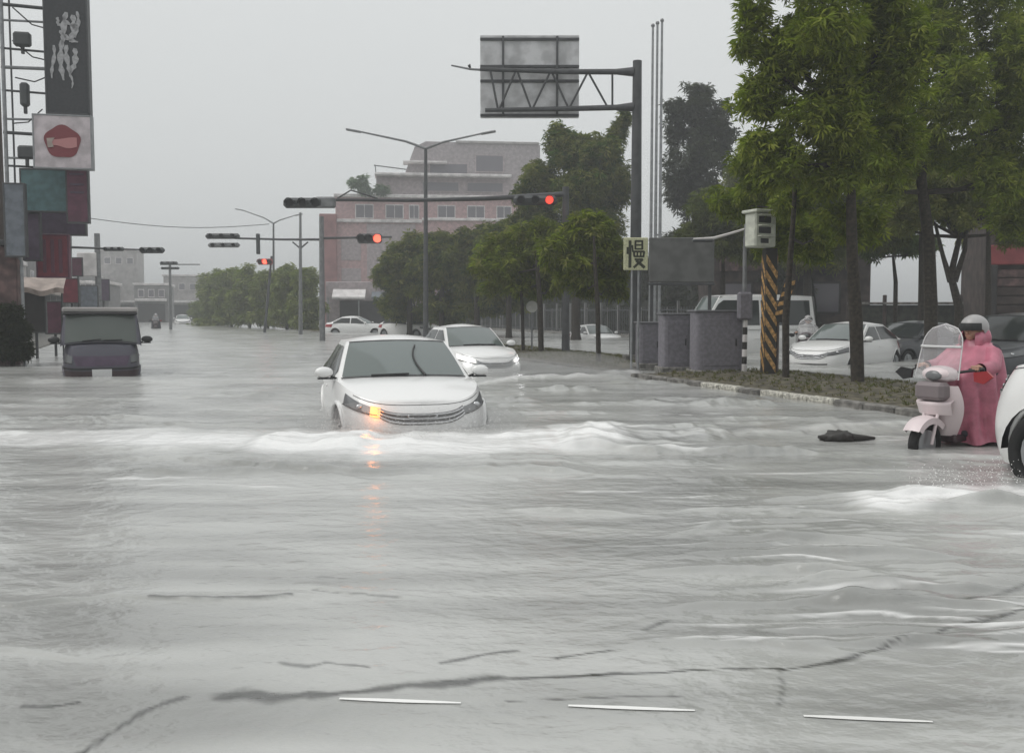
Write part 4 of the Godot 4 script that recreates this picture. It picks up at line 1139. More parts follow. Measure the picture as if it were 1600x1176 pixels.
# ==================================================================== buildings ahead
func central_building():
	var D := 100.0
	var S := D / F
	var org := at(660, 488, D)
	var o := thing("stepped_building", "pink and mauve stepped building with slanted attic behind the junction", "building", Vector3(org.x, 0, org.z), 0.12)
	var X := func(px: float): return (px - 660.0) * S
	var Y := func(py: float): return CAM_H + (488.0 - py) * S
	var blk := func(called, x0, x1, y0, y1, z0, z1, m):
		return obj(called, bx(Vector3((X.call(x0) + X.call(x1)) / 2, (Y.call(y0) + Y.call(y1)) / 2, (z0 + z1) / 2), Vector3(X.call(x1) - X.call(x0), Y.call(y0) - Y.call(y1), z1 - z0), 0.05), m, o)
	blk.call("wall", 528, 812, 312, 520, -14.0, 0.0, M.wall_pink)
	blk.call("pier", 504, 530, 338, 520, -5.0, 0.6, M.wall_rust)
	blk.call("upper_wall", 590, 815, 277, 312.2, -14.0, -1.2, M.wall_mauve)
	var at3 := mk()
	slab(at3, [Vector2(X.call(632), Y.call(277.2)), Vector2(X.call(650), Y.call(228)), Vector2(X.call(668), Y.call(219)), Vector2(X.call(850), Y.call(221)), Vector2(X.call(850), Y.call(277.2))], 10.0, Basis(), Vector3(0, 0, -7.2))
	obj("attic", at3, M.roof_mauve, o)
	blk.call("roof_slab", 715, 848, 217, 221, -12.0, -2.0, M.wall_pale)
	for q in [[588, 800, 273, 277, 0.0], [526, 812, 307, 312, 0.4], [526, 660, 345, 350, 0.35], [660, 815, 342, 346, 0.35], [632, 700, 252, 255, -1.0], [745, 800, 270, 275, -1.6]]:
		blk.call("ledge", q[0], q[1], q[2], q[3], -3.0, q[4], M.trim)
	for q in [[558, 586, 322, 344], [604, 632, 322, 344], [640, 656, 322, 344], [684, 712, 322, 342], [730, 758, 322, 342], [776, 800, 322, 342]]:
		var w := obj("window", bx(Vector3((X.call(q[0]) + X.call(q[1])) / 2, (Y.call(q[2]) + Y.call(q[3])) / 2, 0.03), Vector3(X.call(q[1]) - X.call(q[0]), Y.call(q[2]) - Y.call(q[3]), 0.14), 0.02), M.trim, o)
		for k in 2:
			var ww: float = (X.call(q[1]) - X.call(q[0])) / 2 - 0.12
			obj("pane", bx(Vector3((X.call(q[0]) + X.call(q[1])) / 2 + (k - 0.5) * (ww + 0.06), (Y.call(q[2]) + Y.call(q[3])) / 2, 0.09), Vector3(ww, Y.call(q[2]) - Y.call(q[3]) - 0.2, 0.04)), M.pane, w)
	for q in [[745, 792, 238, 266], [672, 735, 252, 270], [660, 720, 283, 300], [730, 790, 283, 300]]:
		var z: float = -2.17 if q[2] < 275 else -1.17
		var w := obj("window", bx(Vector3((X.call(q[0]) + X.call(q[1])) / 2, (Y.call(q[2]) + Y.call(q[3])) / 2, z), Vector3(X.call(q[1]) - X.call(q[0]), Y.call(q[2]) - Y.call(q[3]), 0.14), 0.02), M.wall_mauve, o)
		obj("pane", bx(Vector3((X.call(q[0]) + X.call(q[1])) / 2, (Y.call(q[2]) + Y.call(q[3])) / 2, z + 0.07), Vector3(X.call(q[1]) - X.call(q[0]) - 0.3, Y.call(q[2]) - Y.call(q[3]) - 0.25, 0.04)), M.pane, w)
	for q in [[536, 566, 372, 408], [575, 650, 352, 436], [536, 566, 420, 450]]:
		obj("wall_panel", bx(Vector3((X.call(q[0]) + X.call(q[1])) / 2, (Y.call(q[2]) + Y.call(q[3])) / 2, 0.02), Vector3(X.call(q[1]) - X.call(q[0]), Y.call(q[2]) - Y.call(q[3]), 0.1), 0.02), M.wall_mauve, o)
	obj("aerial", tb([Vector3(X.call(590), Y.call(277), -3), Vector3(X.call(588), Y.call(255), -3)], [0.05], 5), M.steel, o)
	obj("aerial", tb([Vector3(X.call(586), Y.call(256), -3), Vector3(X.call(640), Y.call(262), -3)], [0.06], 5), M.steel, o)
	# roof garden shrub at the left end of the terrace
	tree("roof_shrub", "pale green shrub growing on the roof terrace", "", at(575, 312, 99.0), [], 0.0, [[570, 290, 99.0, 24, 20, 130], [592, 298, 99.0, 16, 14, 70], [552, 286, 99.0, 10, 10, 40]], [Color(0.13, 0.18, 0.13), Color(0.17, 0.21, 0.17)], 2.6, "shrub")
	# low shop with a white awning by the side street
	var a := at(570, 512, 78.0)
	var sh := thing("corner_shop", "low grey shop with a bright awning at the side street", "building", Vector3(a.x, 0, a.z), 0.1)
	obj("wall", bx(Vector3(0.6, 1.9, -3), Vector3(7.4, 3.8, 6), 0.04), M.wall_mauve, sh)
	obj("shop_opening", bx(Vector3(0.3, 1.2, 0.03), Vector3(4.6, 2.1, 0.1), 0.02), M.shop_dark, sh)
	var aw := mk(); slab(aw, [Vector2(0, 0.7), Vector2(1.4, 0.05), Vector2(1.4, -0.1), Vector2(0, 0.5)], 2.6, Basis(Vector3.UP, -PI / 2), Vector3(-1.2, 2.5, 0.05)); obj("awning", aw, M.trim, sh)
	aw = mk(); slab(aw, [Vector2(0, 0.5), Vector2(1.2, 0.05), Vector2(1.2, -0.1), Vector2(0, 0.3)], 2.6, Basis(Vector3.UP, -PI / 2), Vector3(1.9, 2.5, 0.05)); obj("awning", aw, M.blue_grey, sh)
	for x in [-2.8, -0.4, 2.6]: obj("post", tb([Vector3(x, -0.3, 1.3), Vector3(x, 2.5, 1.3)], [0.06], 6), M.steel_light, sh)
	# hazy blocks at the far end of the avenue
	for q in [[160, 215, 392, 150.0, M.wall_pale, "faint beige tower block at the far end of the avenue"], [212, 262, 446, 130.0, M.wall_grey, "low hazy shop with a white canopy at the avenue's end"], [258, 312, 432, 150.0, M.wall_pale, "pale distant house beside the bushy trees"], [112, 168, 444, 95.0, M.wall_grey, "grey distant shop just beyond the box sign"]]:
		var p := at((q[0] + q[1]) / 2.0, 500, q[3])
		var wd: float = (q[1] - q[0]) / F * q[3]
		var ht: float = CAM_H + (488 - q[2]) / F * q[3]
		var b := thing("distant_building", q[5], "building", Vector3(p.x, 0, p.z), 0.25)
		obj("wall", bx(Vector3(0, ht / 2, -4), Vector3(wd, ht, 8), 0.05), q[4], b)
		obj("roof_edge", bx(Vector3(0, ht + 0.15, -4), Vector3(wd + 0.4, 0.3, 8.4), 0.05), M.trim, b)
		obj("canopy", bx(Vector3(0, 3.0, 0.8), Vector3(wd * 0.9, 0.35, 1.6), 0.04), M.trim, b)
		for k in 3:
			var w := obj("window", bx(Vector3((k - 1) * wd * 0.3, max(ht - 1.6, 3.9), 0.02), Vector3(wd * 0.18, 1.1, 0.12), 0.02), M.trim, b)
			obj("pane", bx(Vector3((k - 1) * wd * 0.3, max(ht - 1.6, 3.9), 0.06), Vector3(wd * 0.15, 0.9, 0.08)), M.pane, w)
		obj("shop_opening", bx(Vector3(0, 1.3, 0.02), Vector3(wd * 0.8, 2.4, 0.1), 0.02), M.shop_dark, b)

func far_side():
	# railing fence along the far pavement
	var s0 := 40.0; var s1 := 74.0
	var fe := thing("railing_fence", "dark metal railing fence along the far pavement under the trees", "fence", road(s0, 24.2), ROAD)
	var n := 0
	var z := 0.0
	while z < s1 - s0:
		var post := n % 8 == 0
		obj("post" if post else "railing_bar", bx(Vector3(0, 0.85 if not post else 0.95, -z), Vector3(0.05 if not post else 0.12, 1.5 if not post else 1.9, 0.05 if not post else 0.12), 0.008), M.fence_light if n % 8 == 0 or n % 5 == 2 else M.fence, fe)
		z += 0.28; n += 1
	for y in [0.25, 1.45]: obj("rail", bx(Vector3(0, y, -(s1 - s0) / 2), Vector3(0.06, 0.07, s1 - s0), 0.01), M.fence, fe)
	# dark clipped hedge behind it
	var hd := thing("hedge", "tall dark hedge behind the railing fence", "hedge", road(66, 27.5), ROAD)
	var ns := FastNoiseLite.new(); ns.seed = 31; ns.frequency = 0.45
	var core := mk()
	surf(core, func(a, b):
		var an: float = b * PI
		var zz: float = lerp(29.0, -29.0, a)
		var r: float = 1.0 + 0.25 * ns.get_noise_2d(zz * 2.0, b * 6.0)
		return Vector3(cos(an) * 1.1 * r, sin(an) * 3.6 * r, zz), 110, 14)
	obj("stems", core, M.hedge_wall, hd)
	var pos := []
	for k in 7000:
		var an := rng.randf() * PI; var zz := rng.randf_range(-29, 29); var r := rng.randf_range(1.0, 1.3) + 0.25 * ns.get_noise_2d(zz * 2.0, an / PI * 6.0)
		pos.append(Vector3(cos(an) * 1.1 * r, sin(an) * 3.6 * r, zz))
	scatter("foliage", leaf_mesh, pos, hd, 1.4, 2.2, [Color(0.035, 0.045, 0.025), Color(0.045, 0.055, 0.03), Color(0.05, 0.05, 0.04)])
	# brown low building behind the minibus
	var a := at(1232, 500, 45.0)
	var b := thing("brown_building", "dim brown low building behind the white minibus", "building", Vector3(a.x, 0, a.z), -0.1)
	obj("wall", bx(Vector3(0, 2.5, -3), Vector3(7.4, 5.0, 6), 0.04), M.brown_low, b)
	obj("fascia", bx(Vector3(-0.5, 3.7, 0.08), Vector3(5.4, 0.9, 0.2), 0.03), M.brown_wall, b)
	for x in [-2.4, -0.4, 1.6]:
		var w := obj("window", bx(Vector3(x, 2.0, 0.03), Vector3(1.5, 1.5, 0.12), 0.02), M.shop_dark, b)
		obj("pane", bx(Vector3(x, 2.0, 0.08), Vector3(1.3, 1.3, 0.06)), M.pane, w)
	obj("roof_edge", bx(Vector3(0, 5.1, -2.8), Vector3(7.8, 0.2, 6.8), 0.03), M.roof_mauve, b)
	# low dark wall under the open gap
	a = at(1440, 500, 40.0)
	var t := thing("low_wall", "low dark wall with posts under the bright gap between the trees", "wall", Vector3(a.x, 0, a.z), -0.25); t.set_meta("kind", "thing")
	obj("coping", bx(Vector3(0, 1.70, 0), Vector3(5.9, 0.10, 0.34), 0.02), M.concrete, t)
	for k in 4: obj("panel", bx(Vector3(-2.17 + 1.45 * k, 0.78, 0), Vector3(1.30, 1.70, 0.16), 0.02), M.hedge_wall, t)
	for k in 5: obj("post", bx(Vector3(-2.9 + 1.45 * k, 0.95, 0), Vector3(0.14, 2.2, 0.24), 0.02), M.brown_low, t)
	# red fronted shop
	a = at(1622, 500, 34.0)
	var r := thing("red_shop", "shop with a red fascia board above a brown front", "building", Vector3(a.x, 0, a.z), -0.3)
	obj("wall", bx(Vector3(0.6, 2.4, -3), Vector3(4.6, 4.8, 6), 0.04), M.brown_low, r)
	obj("fascia", bx(Vector3(0.2, 3.35, 0.12), Vector3(3.7, 0.7, 0.24), 0.03), M.red_fascia, r)
	obj("fascia_lamp", bx(Vector3(-0.75, 3.95, 0.35), Vector3(0.34, 0.16, 0.2), 0.05), M.trim, r)
	for k in 5: obj("shutter_slat", bx(Vector3(0.1, 2.7 - 0.32 * k, 0.05), Vector3(3.2, 0.28, 0.1), 0.02), M.brown_wall if k < 2 else M.brown_low, r)
	for x in [-1.5, 1.7]: obj("column", bx(Vector3(x, 1.4, 0.15), Vector3(0.25, 3.2, 0.25), 0.03), M.shop_dark, r)

# ==================================================================== trees
func sprig() -> ArrayMesh:
	var st := mk()
	var r := RandomNumberGenerator.new(); r.seed = 5
	for k in 14:
		var a := TAU * k / 14.0 * 1.618 * 2.0
		var dir := Vector3(cos(a), r.randf_range(-0.75, 0.35), sin(a)).normalized()
		var root := Vector3(0, r.randf_range(-0.05, 0.09), 0) + dir * 0.02
		var side := dir.cross(Vector3.UP).normalized().rotated(dir, r.randf_range(-0.7, 0.7))
		var len := r.randf_range(0.09, 0.16); var w := r.randf_range(0.012, 0.021)
		var m := root + dir * len * 0.5; var tip := root + dir * len + Vector3(0, -0.03, 0)
		tri(st, root, m + side * w, tip); tri(st, root, tip, m - side * w)
	st.generate_normals()
	return st.commit()

func tree(called: String, label: String, group: String, base: Vector3, trunk: Array, r0: float, clumps: Array, cols: Array, size := 1.0, category := "tree") -> Node3D:
	var o := thing(called, label, category, base, 0.0, group)
	if trunk.size() > 1:
		var pts := []; var rad := []
		for i in trunk.size():
			pts.append(trunk[i] - base); rad.append(r0 * lerp(1.0, 0.45, float(i) / (trunk.size() - 1)))
		pts[0].y -= 0.3
		pts.insert(1, pts[0].lerp(pts[1], 0.15)); rad.insert(1, r0 * 0.85); rad[0] = r0 * 1.25
		obj("trunk", tb(pts, rad, 10), M.bark, o)
		for c in clumps:
			var q: Vector3 = at(c[0], c[1], c[2]) - base
			var best: Vector3 = pts[-1]
			for k in range(1, pts.size()):
				for t in 5:
					var pp: Vector3 = pts[k - 1].lerp(pts[k], t / 5.0)
					if pp.y < q.y - 0.1 and pp.distance_to(q) < best.distance_to(q) and pp.y > pts[-1].y * 0.45: best = pp
			var mid := best.lerp(q, 0.5) + Vector3(rng.randf_range(-0.1, 0.1), -0.12 * size, rng.randf_range(-0.1, 0.1))
			obj("branch", tb([best, mid, q], [r0 * 0.42, r0 * 0.28, r0 * 0.10], 6), M.bark, o)
	var pos := []
	for c in clumps:
		var q: Vector3 = at(c[0], c[1], c[2]) - base
		var rx: float = c[3] / F * c[2]; var ry: float = c[4] / F * c[2]
		var lumps := []
		for k in 9:
			var v := Vector3(rng.randfn(), rng.randfn(), rng.randfn()).normalized() * pow(rng.randf(), 0.4)
			lumps.append(Vector3(v.x * rx, v.y * ry, v.z * rx) * 0.72)
		for k in c[5]:
			var l: Vector3 = lumps[rng.randi() % lumps.size()]
			var v := Vector3(rng.randfn(), rng.randfn(), rng.randfn()).normalized() * pow(rng.randf(), 0.33)
			pos.append(q + l + Vector3(v.x * rx, v.y * ry, v.z * rx) * 0.45)
	scatter("crown", leaf_mesh, pos, o, 0.6 * size, 1.45 * size, cols)
	return o

func trees():
	var G := [Color(0.221, 0.257, 0.040), Color(0.179, 0.218, 0.034), Color(0.264, 0.287, 0.056), Color(0.148, 0.177, 0.034)]
	var Dk := [Color(0.164, 0.176, 0.048), Color(0.137, 0.152, 0.040), Color(0.202, 0.201, 0.064)]
	var Gy := [Color(0.062, 0.068, 0.056), Color(0.072, 0.078, 0.062), Color(0.052, 0.058, 0.046)]
	# trees on the near island
	var b := on(1342, 600, 0.1)
	var d := -b.z
	tree("street_tree", "leafy tree with a slender trunk rising from the near island kerb", "", b, [b, at(1338, 500, d), at(1332, 400, d), at(1330, 300, d), at(1325, 190, d)], 0.13,
		[[1230, 60, d, 75, 75, 446], [1320, 40, d - 0.6, 95, 80, 590], [1200, 150, d + 0.3, 55, 55, 259], [1290, 170, d - 0.4, 85, 70, 547], [1210, 240, d, 60, 55, 302], [1310, 270, d + 0.3, 80, 50, 403], [1400, 110, d, 70, 90, 446], [1225, 295, d + 3.2, 70, 45, 331], [1330, 345, d + 0.6, 70, 42, 273], [1275, -40, d, 120, 60, 446], [1180, 20, d, 30, 40, 93], [1165, 75, d, 20, 26, 43], [1172, 165, d, 22, 30, 50], [1380, 230, d + 0.8, 70, 60, 403], [1395, 20, d, 70, 70, 331], [1350, 130, d + 0.6, 70, 70, 520]], G)
	var b2 := at(1456, 560, 21.0); b2.y = 0.05
	tree("street_tree", "tall dark-trunked tree behind the windshield of the scooter", "", b2, [b2, at(1455, 480, 21.0), at(1452, 380, 21.0), at(1440, 280, 21.0), at(1442, 170, 21.0), at(1450, 60, 21.0)], 0.16,
		[[1450, 60, 21.0, 100, 70, 570], [1540, 90, 20.5, 90, 90, 615], [1570, 200, 20.7, 80, 70, 480], [1490, 150, 20.0, 80, 60, 420], [1400, 190, 20.5, 60, 50, 240], [1500, -20, 21.0, 140, 60, 570], [1540, 280, 20.6, 70, 50, 330], [1610, 60, 21.0, 60, 120, 315], [1390, 280, 21.0, 60, 45, 315], [1600, 270, 20.8, 60, 60, 345], [1470, 240, 21.3, 80, 50, 420], [1590, 340, 21.5, 50, 40, 225], [1600, 150, 20.6, 60, 60, 420]], G)
	var b3 := at(1500, 550, 25.5); b3.y = 0.1
	tree("street_tree", "fork-trunked tree in front of the low dark wall", "", b3, [b3, at(1499, 480, 25.5), at(1486, 430, 25.5), at(1500, 370, 25.5)], 0.14,
		[[1470, 330, 25.5, 60, 42, 420], [1540, 330, 25.5, 70, 48, 520], [1590, 350, 25.3, 50, 40, 300], [1500, 290, 25.5, 60, 40, 360], [1430, 320, 25.5, 45, 40, 300], [1400, 350, 26.0, 50, 40, 340], [1450, 270, 26.0, 70, 45, 460], [1570, 290, 26.0, 70, 45, 460]], Dk)
	var f3 := mk()
	tube(f3, [at(1486, 440, 25.5) - b3, at(1474, 400, 25.5) - b3, at(1462, 350, 25.6) - b3], [0.09, 0.06, 0.04], 8); tube(f3, [at(1492, 440, 25.5) - b3, at(1508, 390, 25.4) - b3, at(1512, 340, 25.4) - b3], [0.09, 0.06, 0.04], 8)
	obj("fork", f3, M.bark, get_node("street_tree_002"))
	var b4 := at(1400, 500, 34.0); b4.y = 0.1
	tree("street_tree", "small round bright green tree before the low dark wall", "", b4, [b4, at(1400, 440, 34.0), at(1396, 400, 34.0)], 0.10,
		[[1395, 375, 34.0, 50, 34, 420], [1430, 385, 34.2, 35, 24, 220], [1370, 390, 34.0, 28, 22, 150], [1400, 350, 34.0, 45, 30, 280]], [Color(0.085, 0.125, 0.032), Color(0.10, 0.14, 0.04), Color(0.07, 0.10, 0.03)], 1.3)
	# leaning trunk with the striped wrap, beside the striped column
	var b5 := on(1229, 590, 0.12); var d5 := -b5.z
	tree("street_tree", "brown trunk beside the striped post under low foliage", "", b5, [b5, at(1228, 500, d5), at(1234, 420, d5), at(1240, 340, d5), at(1244, 260, d5)], 0.075,
		[[1195, 270, d5 + 1.6, 60, 36, 460], [1255, 300, d5 + 0.6, 60, 42, 460], [1160, 320, d5 + 3.0, 60, 40, 420], [1280, 370, d5 + 2.0, 50, 40, 360], [1235, 370, d5 + 3.0, 60, 45, 420]], G)
	# dark drooping tree behind the flagpoles
	var b6 := at(1088, 510, 52.0); b6.y = 0.05
	tree("drooping_tree", "tall dark drooping tree behind the three flagpoles", "", b6, [b6, at(1088, 400, 52.0), at(1090, 300, 52.0), at(1090, 200, 52.0)], 0.4,
		[[1090, 160, 52.0, 36, 26, 209], [1065, 200, 52.0, 36, 40, 231], [1115, 200, 52.0, 32, 45, 231], [1090, 240, 51.5, 40, 50, 308], [1075, 300, 52.0, 40, 50, 264], [1110, 310, 52.0, 34, 45, 209], [1130, 245, 52.0, 14, 40, 66], [1050, 260, 52.0, 18, 50, 88], [1070, 370, 52.0, 50, 35, 231], [1130, 370, 52.0, 50, 35, 420], [1090, 138, 52.0, 30, 12, 50], [1058, 165, 52.0, 22, 14, 45], [1124, 168, 52.0, 24, 14, 45], [1140, 215, 52.0, 12, 22, 40]], Gy, 2.1)
	# trees on the second island
	for q in [[936, 566, 360, 0.075, [[930, 385, 70, 40, 460], [880, 400, 50, 34, 300], [970, 395, 40, 34, 240], [925, 350, 50, 30, 300]], "thin dark-trunked young tree next to the kerb of the low island"], [846, 551, 370, 0.11, [[835, 405, 60, 36, 420], [790, 415, 50, 34, 300], [875, 395, 45, 34, 260], [838, 370, 50, 30, 300]], "young tree beside the small round sign on the low island"], [818, 549, 380, 0.07, [[770, 390, 50, 36, 320], [815, 375, 40, 30, 220]], "thin leaning young tree left of the small round sign"]]:
		var bb := on(q[0], q[1], 0.06); var dd := -bb.z
		var cl := []
		for c in q[4]: cl.append([c[0], c[1], dd + 0.8, c[2], c[3], c[4]])
		cl.append([q[0] - 20, 438, dd + 1.2, 55, 26, 320]); cl.append([q[0] + 14, 446, dd + 1.4, 45, 22, 240])
		tree("young_tree", q[5], "", bb, [bb, at(q[0] - 2, 480, dd), at(q[0] - 6, 420, dd), at(q[0] - 8, q[2] + 10, dd)], q[3], cl, Dk + G, 1.3)
	# taller trees behind
	var b7 := at(900, 515, 46.0); b7.y = 0.1
	tree("broad_tree", "tall bushy dark green tree behind the gantry sign", "", b7, [b7, at(900, 430, 46.0), at(895, 350, 46.0), at(890, 260, 46.0)], 0.26,
		[[890, 240, 46, 50, 40, 600], [935, 250, 45.5, 45, 42, 560], [850, 290, 46, 45, 42, 520], [960, 300, 46, 36, 55, 520], [905, 310, 45, 60, 45, 760], [845, 340, 46, 50, 40, 480], [940, 360, 46, 50, 45, 560], [880, 385, 46, 60, 40, 560], [870, 208, 46, 18, 16, 90], [960, 210, 46, 16, 22, 110], [975, 190, 46, 12, 18, 60], [825, 300, 46, 22, 26, 140]], Dk + [Color(0.06, 0.10, 0.02)], 1.9)
	var lows := [[640, 400, 56.0, "rounded olive tree over the parked white car"], [690, 395, 54.0, "rounded olive tree behind the second white car"], [745, 385, 52.0, "wide olive tree between the lamp post and the gantry"], [795, 375, 50.0, "bushy olive tree next to the tall dark green one"]]
	for q in lows:
		var bb := at(q[0], 515, q[2]); bb.y = 0.1
		tree("broad_tree", q[3], "", bb, [bb, at(q[0], 460, q[2]), at(q[0] + 4, q[1] + 20, q[2])], 0.2,
			[[q[0], q[1], q[2], 42, 30, 460], [q[0] - 26, q[1] + 26, q[2], 34, 30, 340], [q[0] + 28, q[1] + 24, q[2], 36, 32, 380], [q[0], q[1] + 45, q[2] + 0.5, 46, 32, 460], [q[0] - 10, q[1] + 72, q[2] + 1.0, 46, 26, 420], [q[0] + 10, q[1] + 96, q[2] + 1.5, 46, 18, 300], [q[0] + 12, q[1] - 20, q[2], 24, 18, 160]], Dk + [Color(0.07, 0.095, 0.03)], 2.0)
	# far row on the distant island
	var row := [[478, 440, 72.0], [448, 436, 75.0], [418, 434, 79.0], [390, 436, 83.0], [362, 438, 88.0], [338, 444, 95.0], [322, 452, 104.0]]
	for q in row:
		var bb := at(q[0], 510, q[2]); bb.y = 0.05
		tree("hedge_tree", "bushy round olive tree in the row on the distant island", "far row of island trees", bb, [bb, at(q[0], 490, q[2]), at(q[0], q[1] + 14, q[2])], 0.14,
			[[q[0], q[1], q[2], 24, 22, 260], [q[0] - 6, q[1] + 28, q[2], 26, 22, 260], [q[0] + 8, q[1] + 46, q[2], 26, 20, 200], [q[0] - 4, q[1] + 60, q[2], 26, 12, 150]], [Color(0.217, 0.239, 0.082), Color(0.178, 0.204, 0.075), Color(0.242, 0.250, 0.098)], 2.6)
	# background mass above the slow lane shops
	for q in [[1262, 360, 42.0, "dark background tree above the brown building"], [1175, 355, 46.0, "dark background tree left of the brown building"], [1560, 330, 40.0, "dark background tree above the red shop"]]:
		var bb := at(q[0], 510, q[2]); bb.y = 0.1
		tree("background_tree", q[3], "", bb, [bb, at(q[0], 450, q[2]), at(q[0], q[1], q[2])], 0.25,
			[[q[0], q[1] - 20, q[2], 60, 45, 620], [q[0] - 45, q[1], q[2], 45, 40, 420], [q[0] + 45, q[1] - 5, q[2], 45, 40, 420], [q[0], q[1] - 70, q[2], 50, 40, 420], [q[0] - 20, q[1] + 35, q[2], 55, 32, 420], [q[0] + 30, q[1] + 30, q[2] + 0.5, 50, 32, 380]], Dk + [Color(0.11, 0.125, 0.035)], 2.0)
	for q in [[1130, 390, 36.0, "olive tree beside the grey board"], [1240, 350, 33.0, "olive tree above the minibus roof"], [1330, 375, 31.0, "olive tree between the slender trunk and the minibus"], [1440, 325, 30.0, "olive tree above the black saloon"], [1545, 320, 29.0, "olive tree above the dark off-road car"]]:
		var bb := at(q[0], 520, q[2]); bb.y = 0.1
		tree("low_tree", q[3], "", bb, [bb, at(q[0], 450, q[2]), at(q[0], q[1], q[2])], 0.12,
			[[q[0], q[1] - 20, q[2], 60, 36, 460], [q[0] - 45, q[1] - 5, q[2], 45, 34, 320], [q[0] + 45, q[1] - 10, q[2], 45, 34, 320], [q[0], q[1] - 60, q[2], 60, 36, 420]], [Color(0.115, 0.13, 0.042), Color(0.14, 0.155, 0.05), Color(0.095, 0.11, 0.035)], 1.6)
	# the dark shrub at the foot of the pillar
	var s := at(18, 560, 24.0); s.y = 0.0
	tree("dark_shrub", "dark green shrub at the foot of the red-brown pillar", "", s, [s, at(18, 520, 24.0)], 0.08, [[10, 540, 24.0, 28, 26, 700], [24, 515, 24.0, 20, 22, 420], [0, 505, 24.2, 24, 26, 420], [32, 550, 23.9, 16, 14, 240], [16, 490, 24.0, 18, 16, 260]], [Color(0.03, 0.036, 0.022), Color(0.04, 0.042, 0.028)], 1.0, "shrub")

# ==================================================================== gantry, signals, lamps
func gantry():
	var D := 25.0
	var p := at(992, 565, D)
	var o := thing("gantry_sign", "cantilever gantry pole with a grey panel sign seen from behind", "road sign", Vector3(p.x, 0, p.z))
	var L := func(px: float, py: float, dz := 0.0): return at(px, py, D) - o.position + Vector3(0, 0, dz)
	obj("pole", tb([Vector3(0, -0.4, 0), Vector3(0, 4.0, 0), L.call(996, 95)], [0.15, 0.14, 0.115], 16), M.steel, o)
	obj("base_plate", bx(Vector3(0, 0.1, 0), Vector3(0.6, 0.25, 0.6), 0.03), M.concrete, o)
	obj("upper_chord", tb([L.call(994, 112), L.call(880, 112), L.call(750, 108)], [0.075, 0.065, 0.05], 10), M.steel, o)
	obj("lower_chord", tb([L.call(994, 167), L.call(880, 170), L.call(758, 172)], [0.075, 0.065, 0.05], 10), M.steel, o)
	obj("arm_collar", tb([L.call(990, 112), L.call(962, 112)], [0.12, 0.07], 10), M.steel, o)
	obj("arm_collar", tb([L.call(990, 167), L.call(962, 168)], [0.12, 0.07], 10), M.steel, o)
	obj("lamp_rod", tb([L.call(752, 109), L.call(735, 108), L.call(705, 102)], [0.03, 0.028, 0.02], 8), M.galv, o)
	for q in [[957, 112, 957, 168], [920, 114, 950, 168], [918, 114, 890, 168], [862, 112, 888, 168], [860, 112, 832, 170], [808, 110, 830, 170], [806, 110, 780, 171], [766, 109, 778, 171]]:
		obj("brace", tb([L.call(q[0], q[1]), L.call(q[2], q[3])], [0.028], 7), M.steel, o)
	var a: Vector3 = L.call(750, 182, -0.22); var b: Vector3 = L.call(906, 51, -0.22)
	var pn := obj("sign_panel", bx((a + b) / 2, Vector3(b.x - a.x, b.y - a.y, 0.05), 0.015), mat(0.62, 0.62, 0.63, 0.55, 0.0, M.patch, 0.4), o)
	for y in [58.0, 101.0, 124.0, 178.0]: obj("back_rail", bx(Vector3((a.x + b.x) / 2, L.call(800, y).y, a.z + 0.05), Vector3(b.x - a.x, 0.07, 0.05), 0.01), M.steel, pn)
	for x in [786.0, 871.0]: obj("back_post", bx(Vector3(L.call(x, 100).x, (a.y + b.y) / 2, a.z + 0.105), Vector3(0.06, b.y - a.y - 0.1, 0.055), 0.01), M.steel, pn)
	obj("bird", tb([L.call(735, 106), L.call(733, 102), L.call(731, 103)], [0.02, 0.05, 0.015], 7), M.black, o)
	# three flagpoles
	for k in 3:
		var q := at(1016.0 + 7.0 * k, 500, 44.0)
		var fp := thing("flagpole", "slender bare metal flagpole in the row of three", "flagpole", Vector3(q.x, 0.0, q.z), 0.0, "three bare flagpoles")
		var top: float = at(1016, 42.0 - 4.0 * k, 44.0).y
		obj("shaft", tb([Vector3(0, -0.2, 0), Vector3(0, top, 0)], [0.085, 0.05], 10), M.steel_light, fp)
		var fn := mk(); ball(fn, Vector3(0, top + 0.06, 0), Vector3.ONE * 0.09, 10); obj("finial", fn, M.galv, fp)
		obj("base", tb([Vector3(0, -0.1, 0), Vector3(0, 0.5, 0)], [0.2, 0.13], 12), M.concrete, fp)

func head(parent: Node3D, c: Vector3, w: float, h: float, lit := -1, m: Material = null, turn := 0.0) -> Node3D:
	# a horizontal traffic signal: housing, three lenses under visors
	var o := Node3D.new(); o.name = "signal_head"; parent.add_child(o, true); o.position = c; o.rotation.y = turn
	var st := mk(); box(st, Vector3.ZERO, Vector3(w, h, 0.20), min(h * 0.45, 0.12)); obj("housing", st, m if m else M.signal_grey, o)
	for k in 3:
		var x := (k - 1) * w / 3.1
		var ln := mk(); tube(ln, [Vector3(x, 0, 0.09), Vector3(x, 0, 0.115)], [h * 0.40], 14)
		obj("signal_lens", ln, (M.red_lamp if w < 1.3 else M.red_faint) if k == lit else M.black, o)
		var vs := mk()
		surf(vs, func(a, b):
			var an: float = lerp(-0.25, PI + 0.25, a)
			return Vector3(x + cos(an) * h * 0.43, sin(an) * h * 0.43, lerp(0.10, 0.10 + h * 0.6, b)), 12, 2)
		obj("visor", vs, m if m else M.signal_grey, o)
		if k == lit:
			var l := OmniLight3D.new(); l.name = "signal_light"; l.light_color = Color(1.0, 0.15, 0.08); l.light_energy = 0.06; l.light_size = 0.1; l.omni_range = 8.0; l.omni_attenuation = 2.0; l.shadow_enabled = true
			o.add_child(l); l.position = Vector3(x, 0, 0.15 + h * 0.3)
	return o

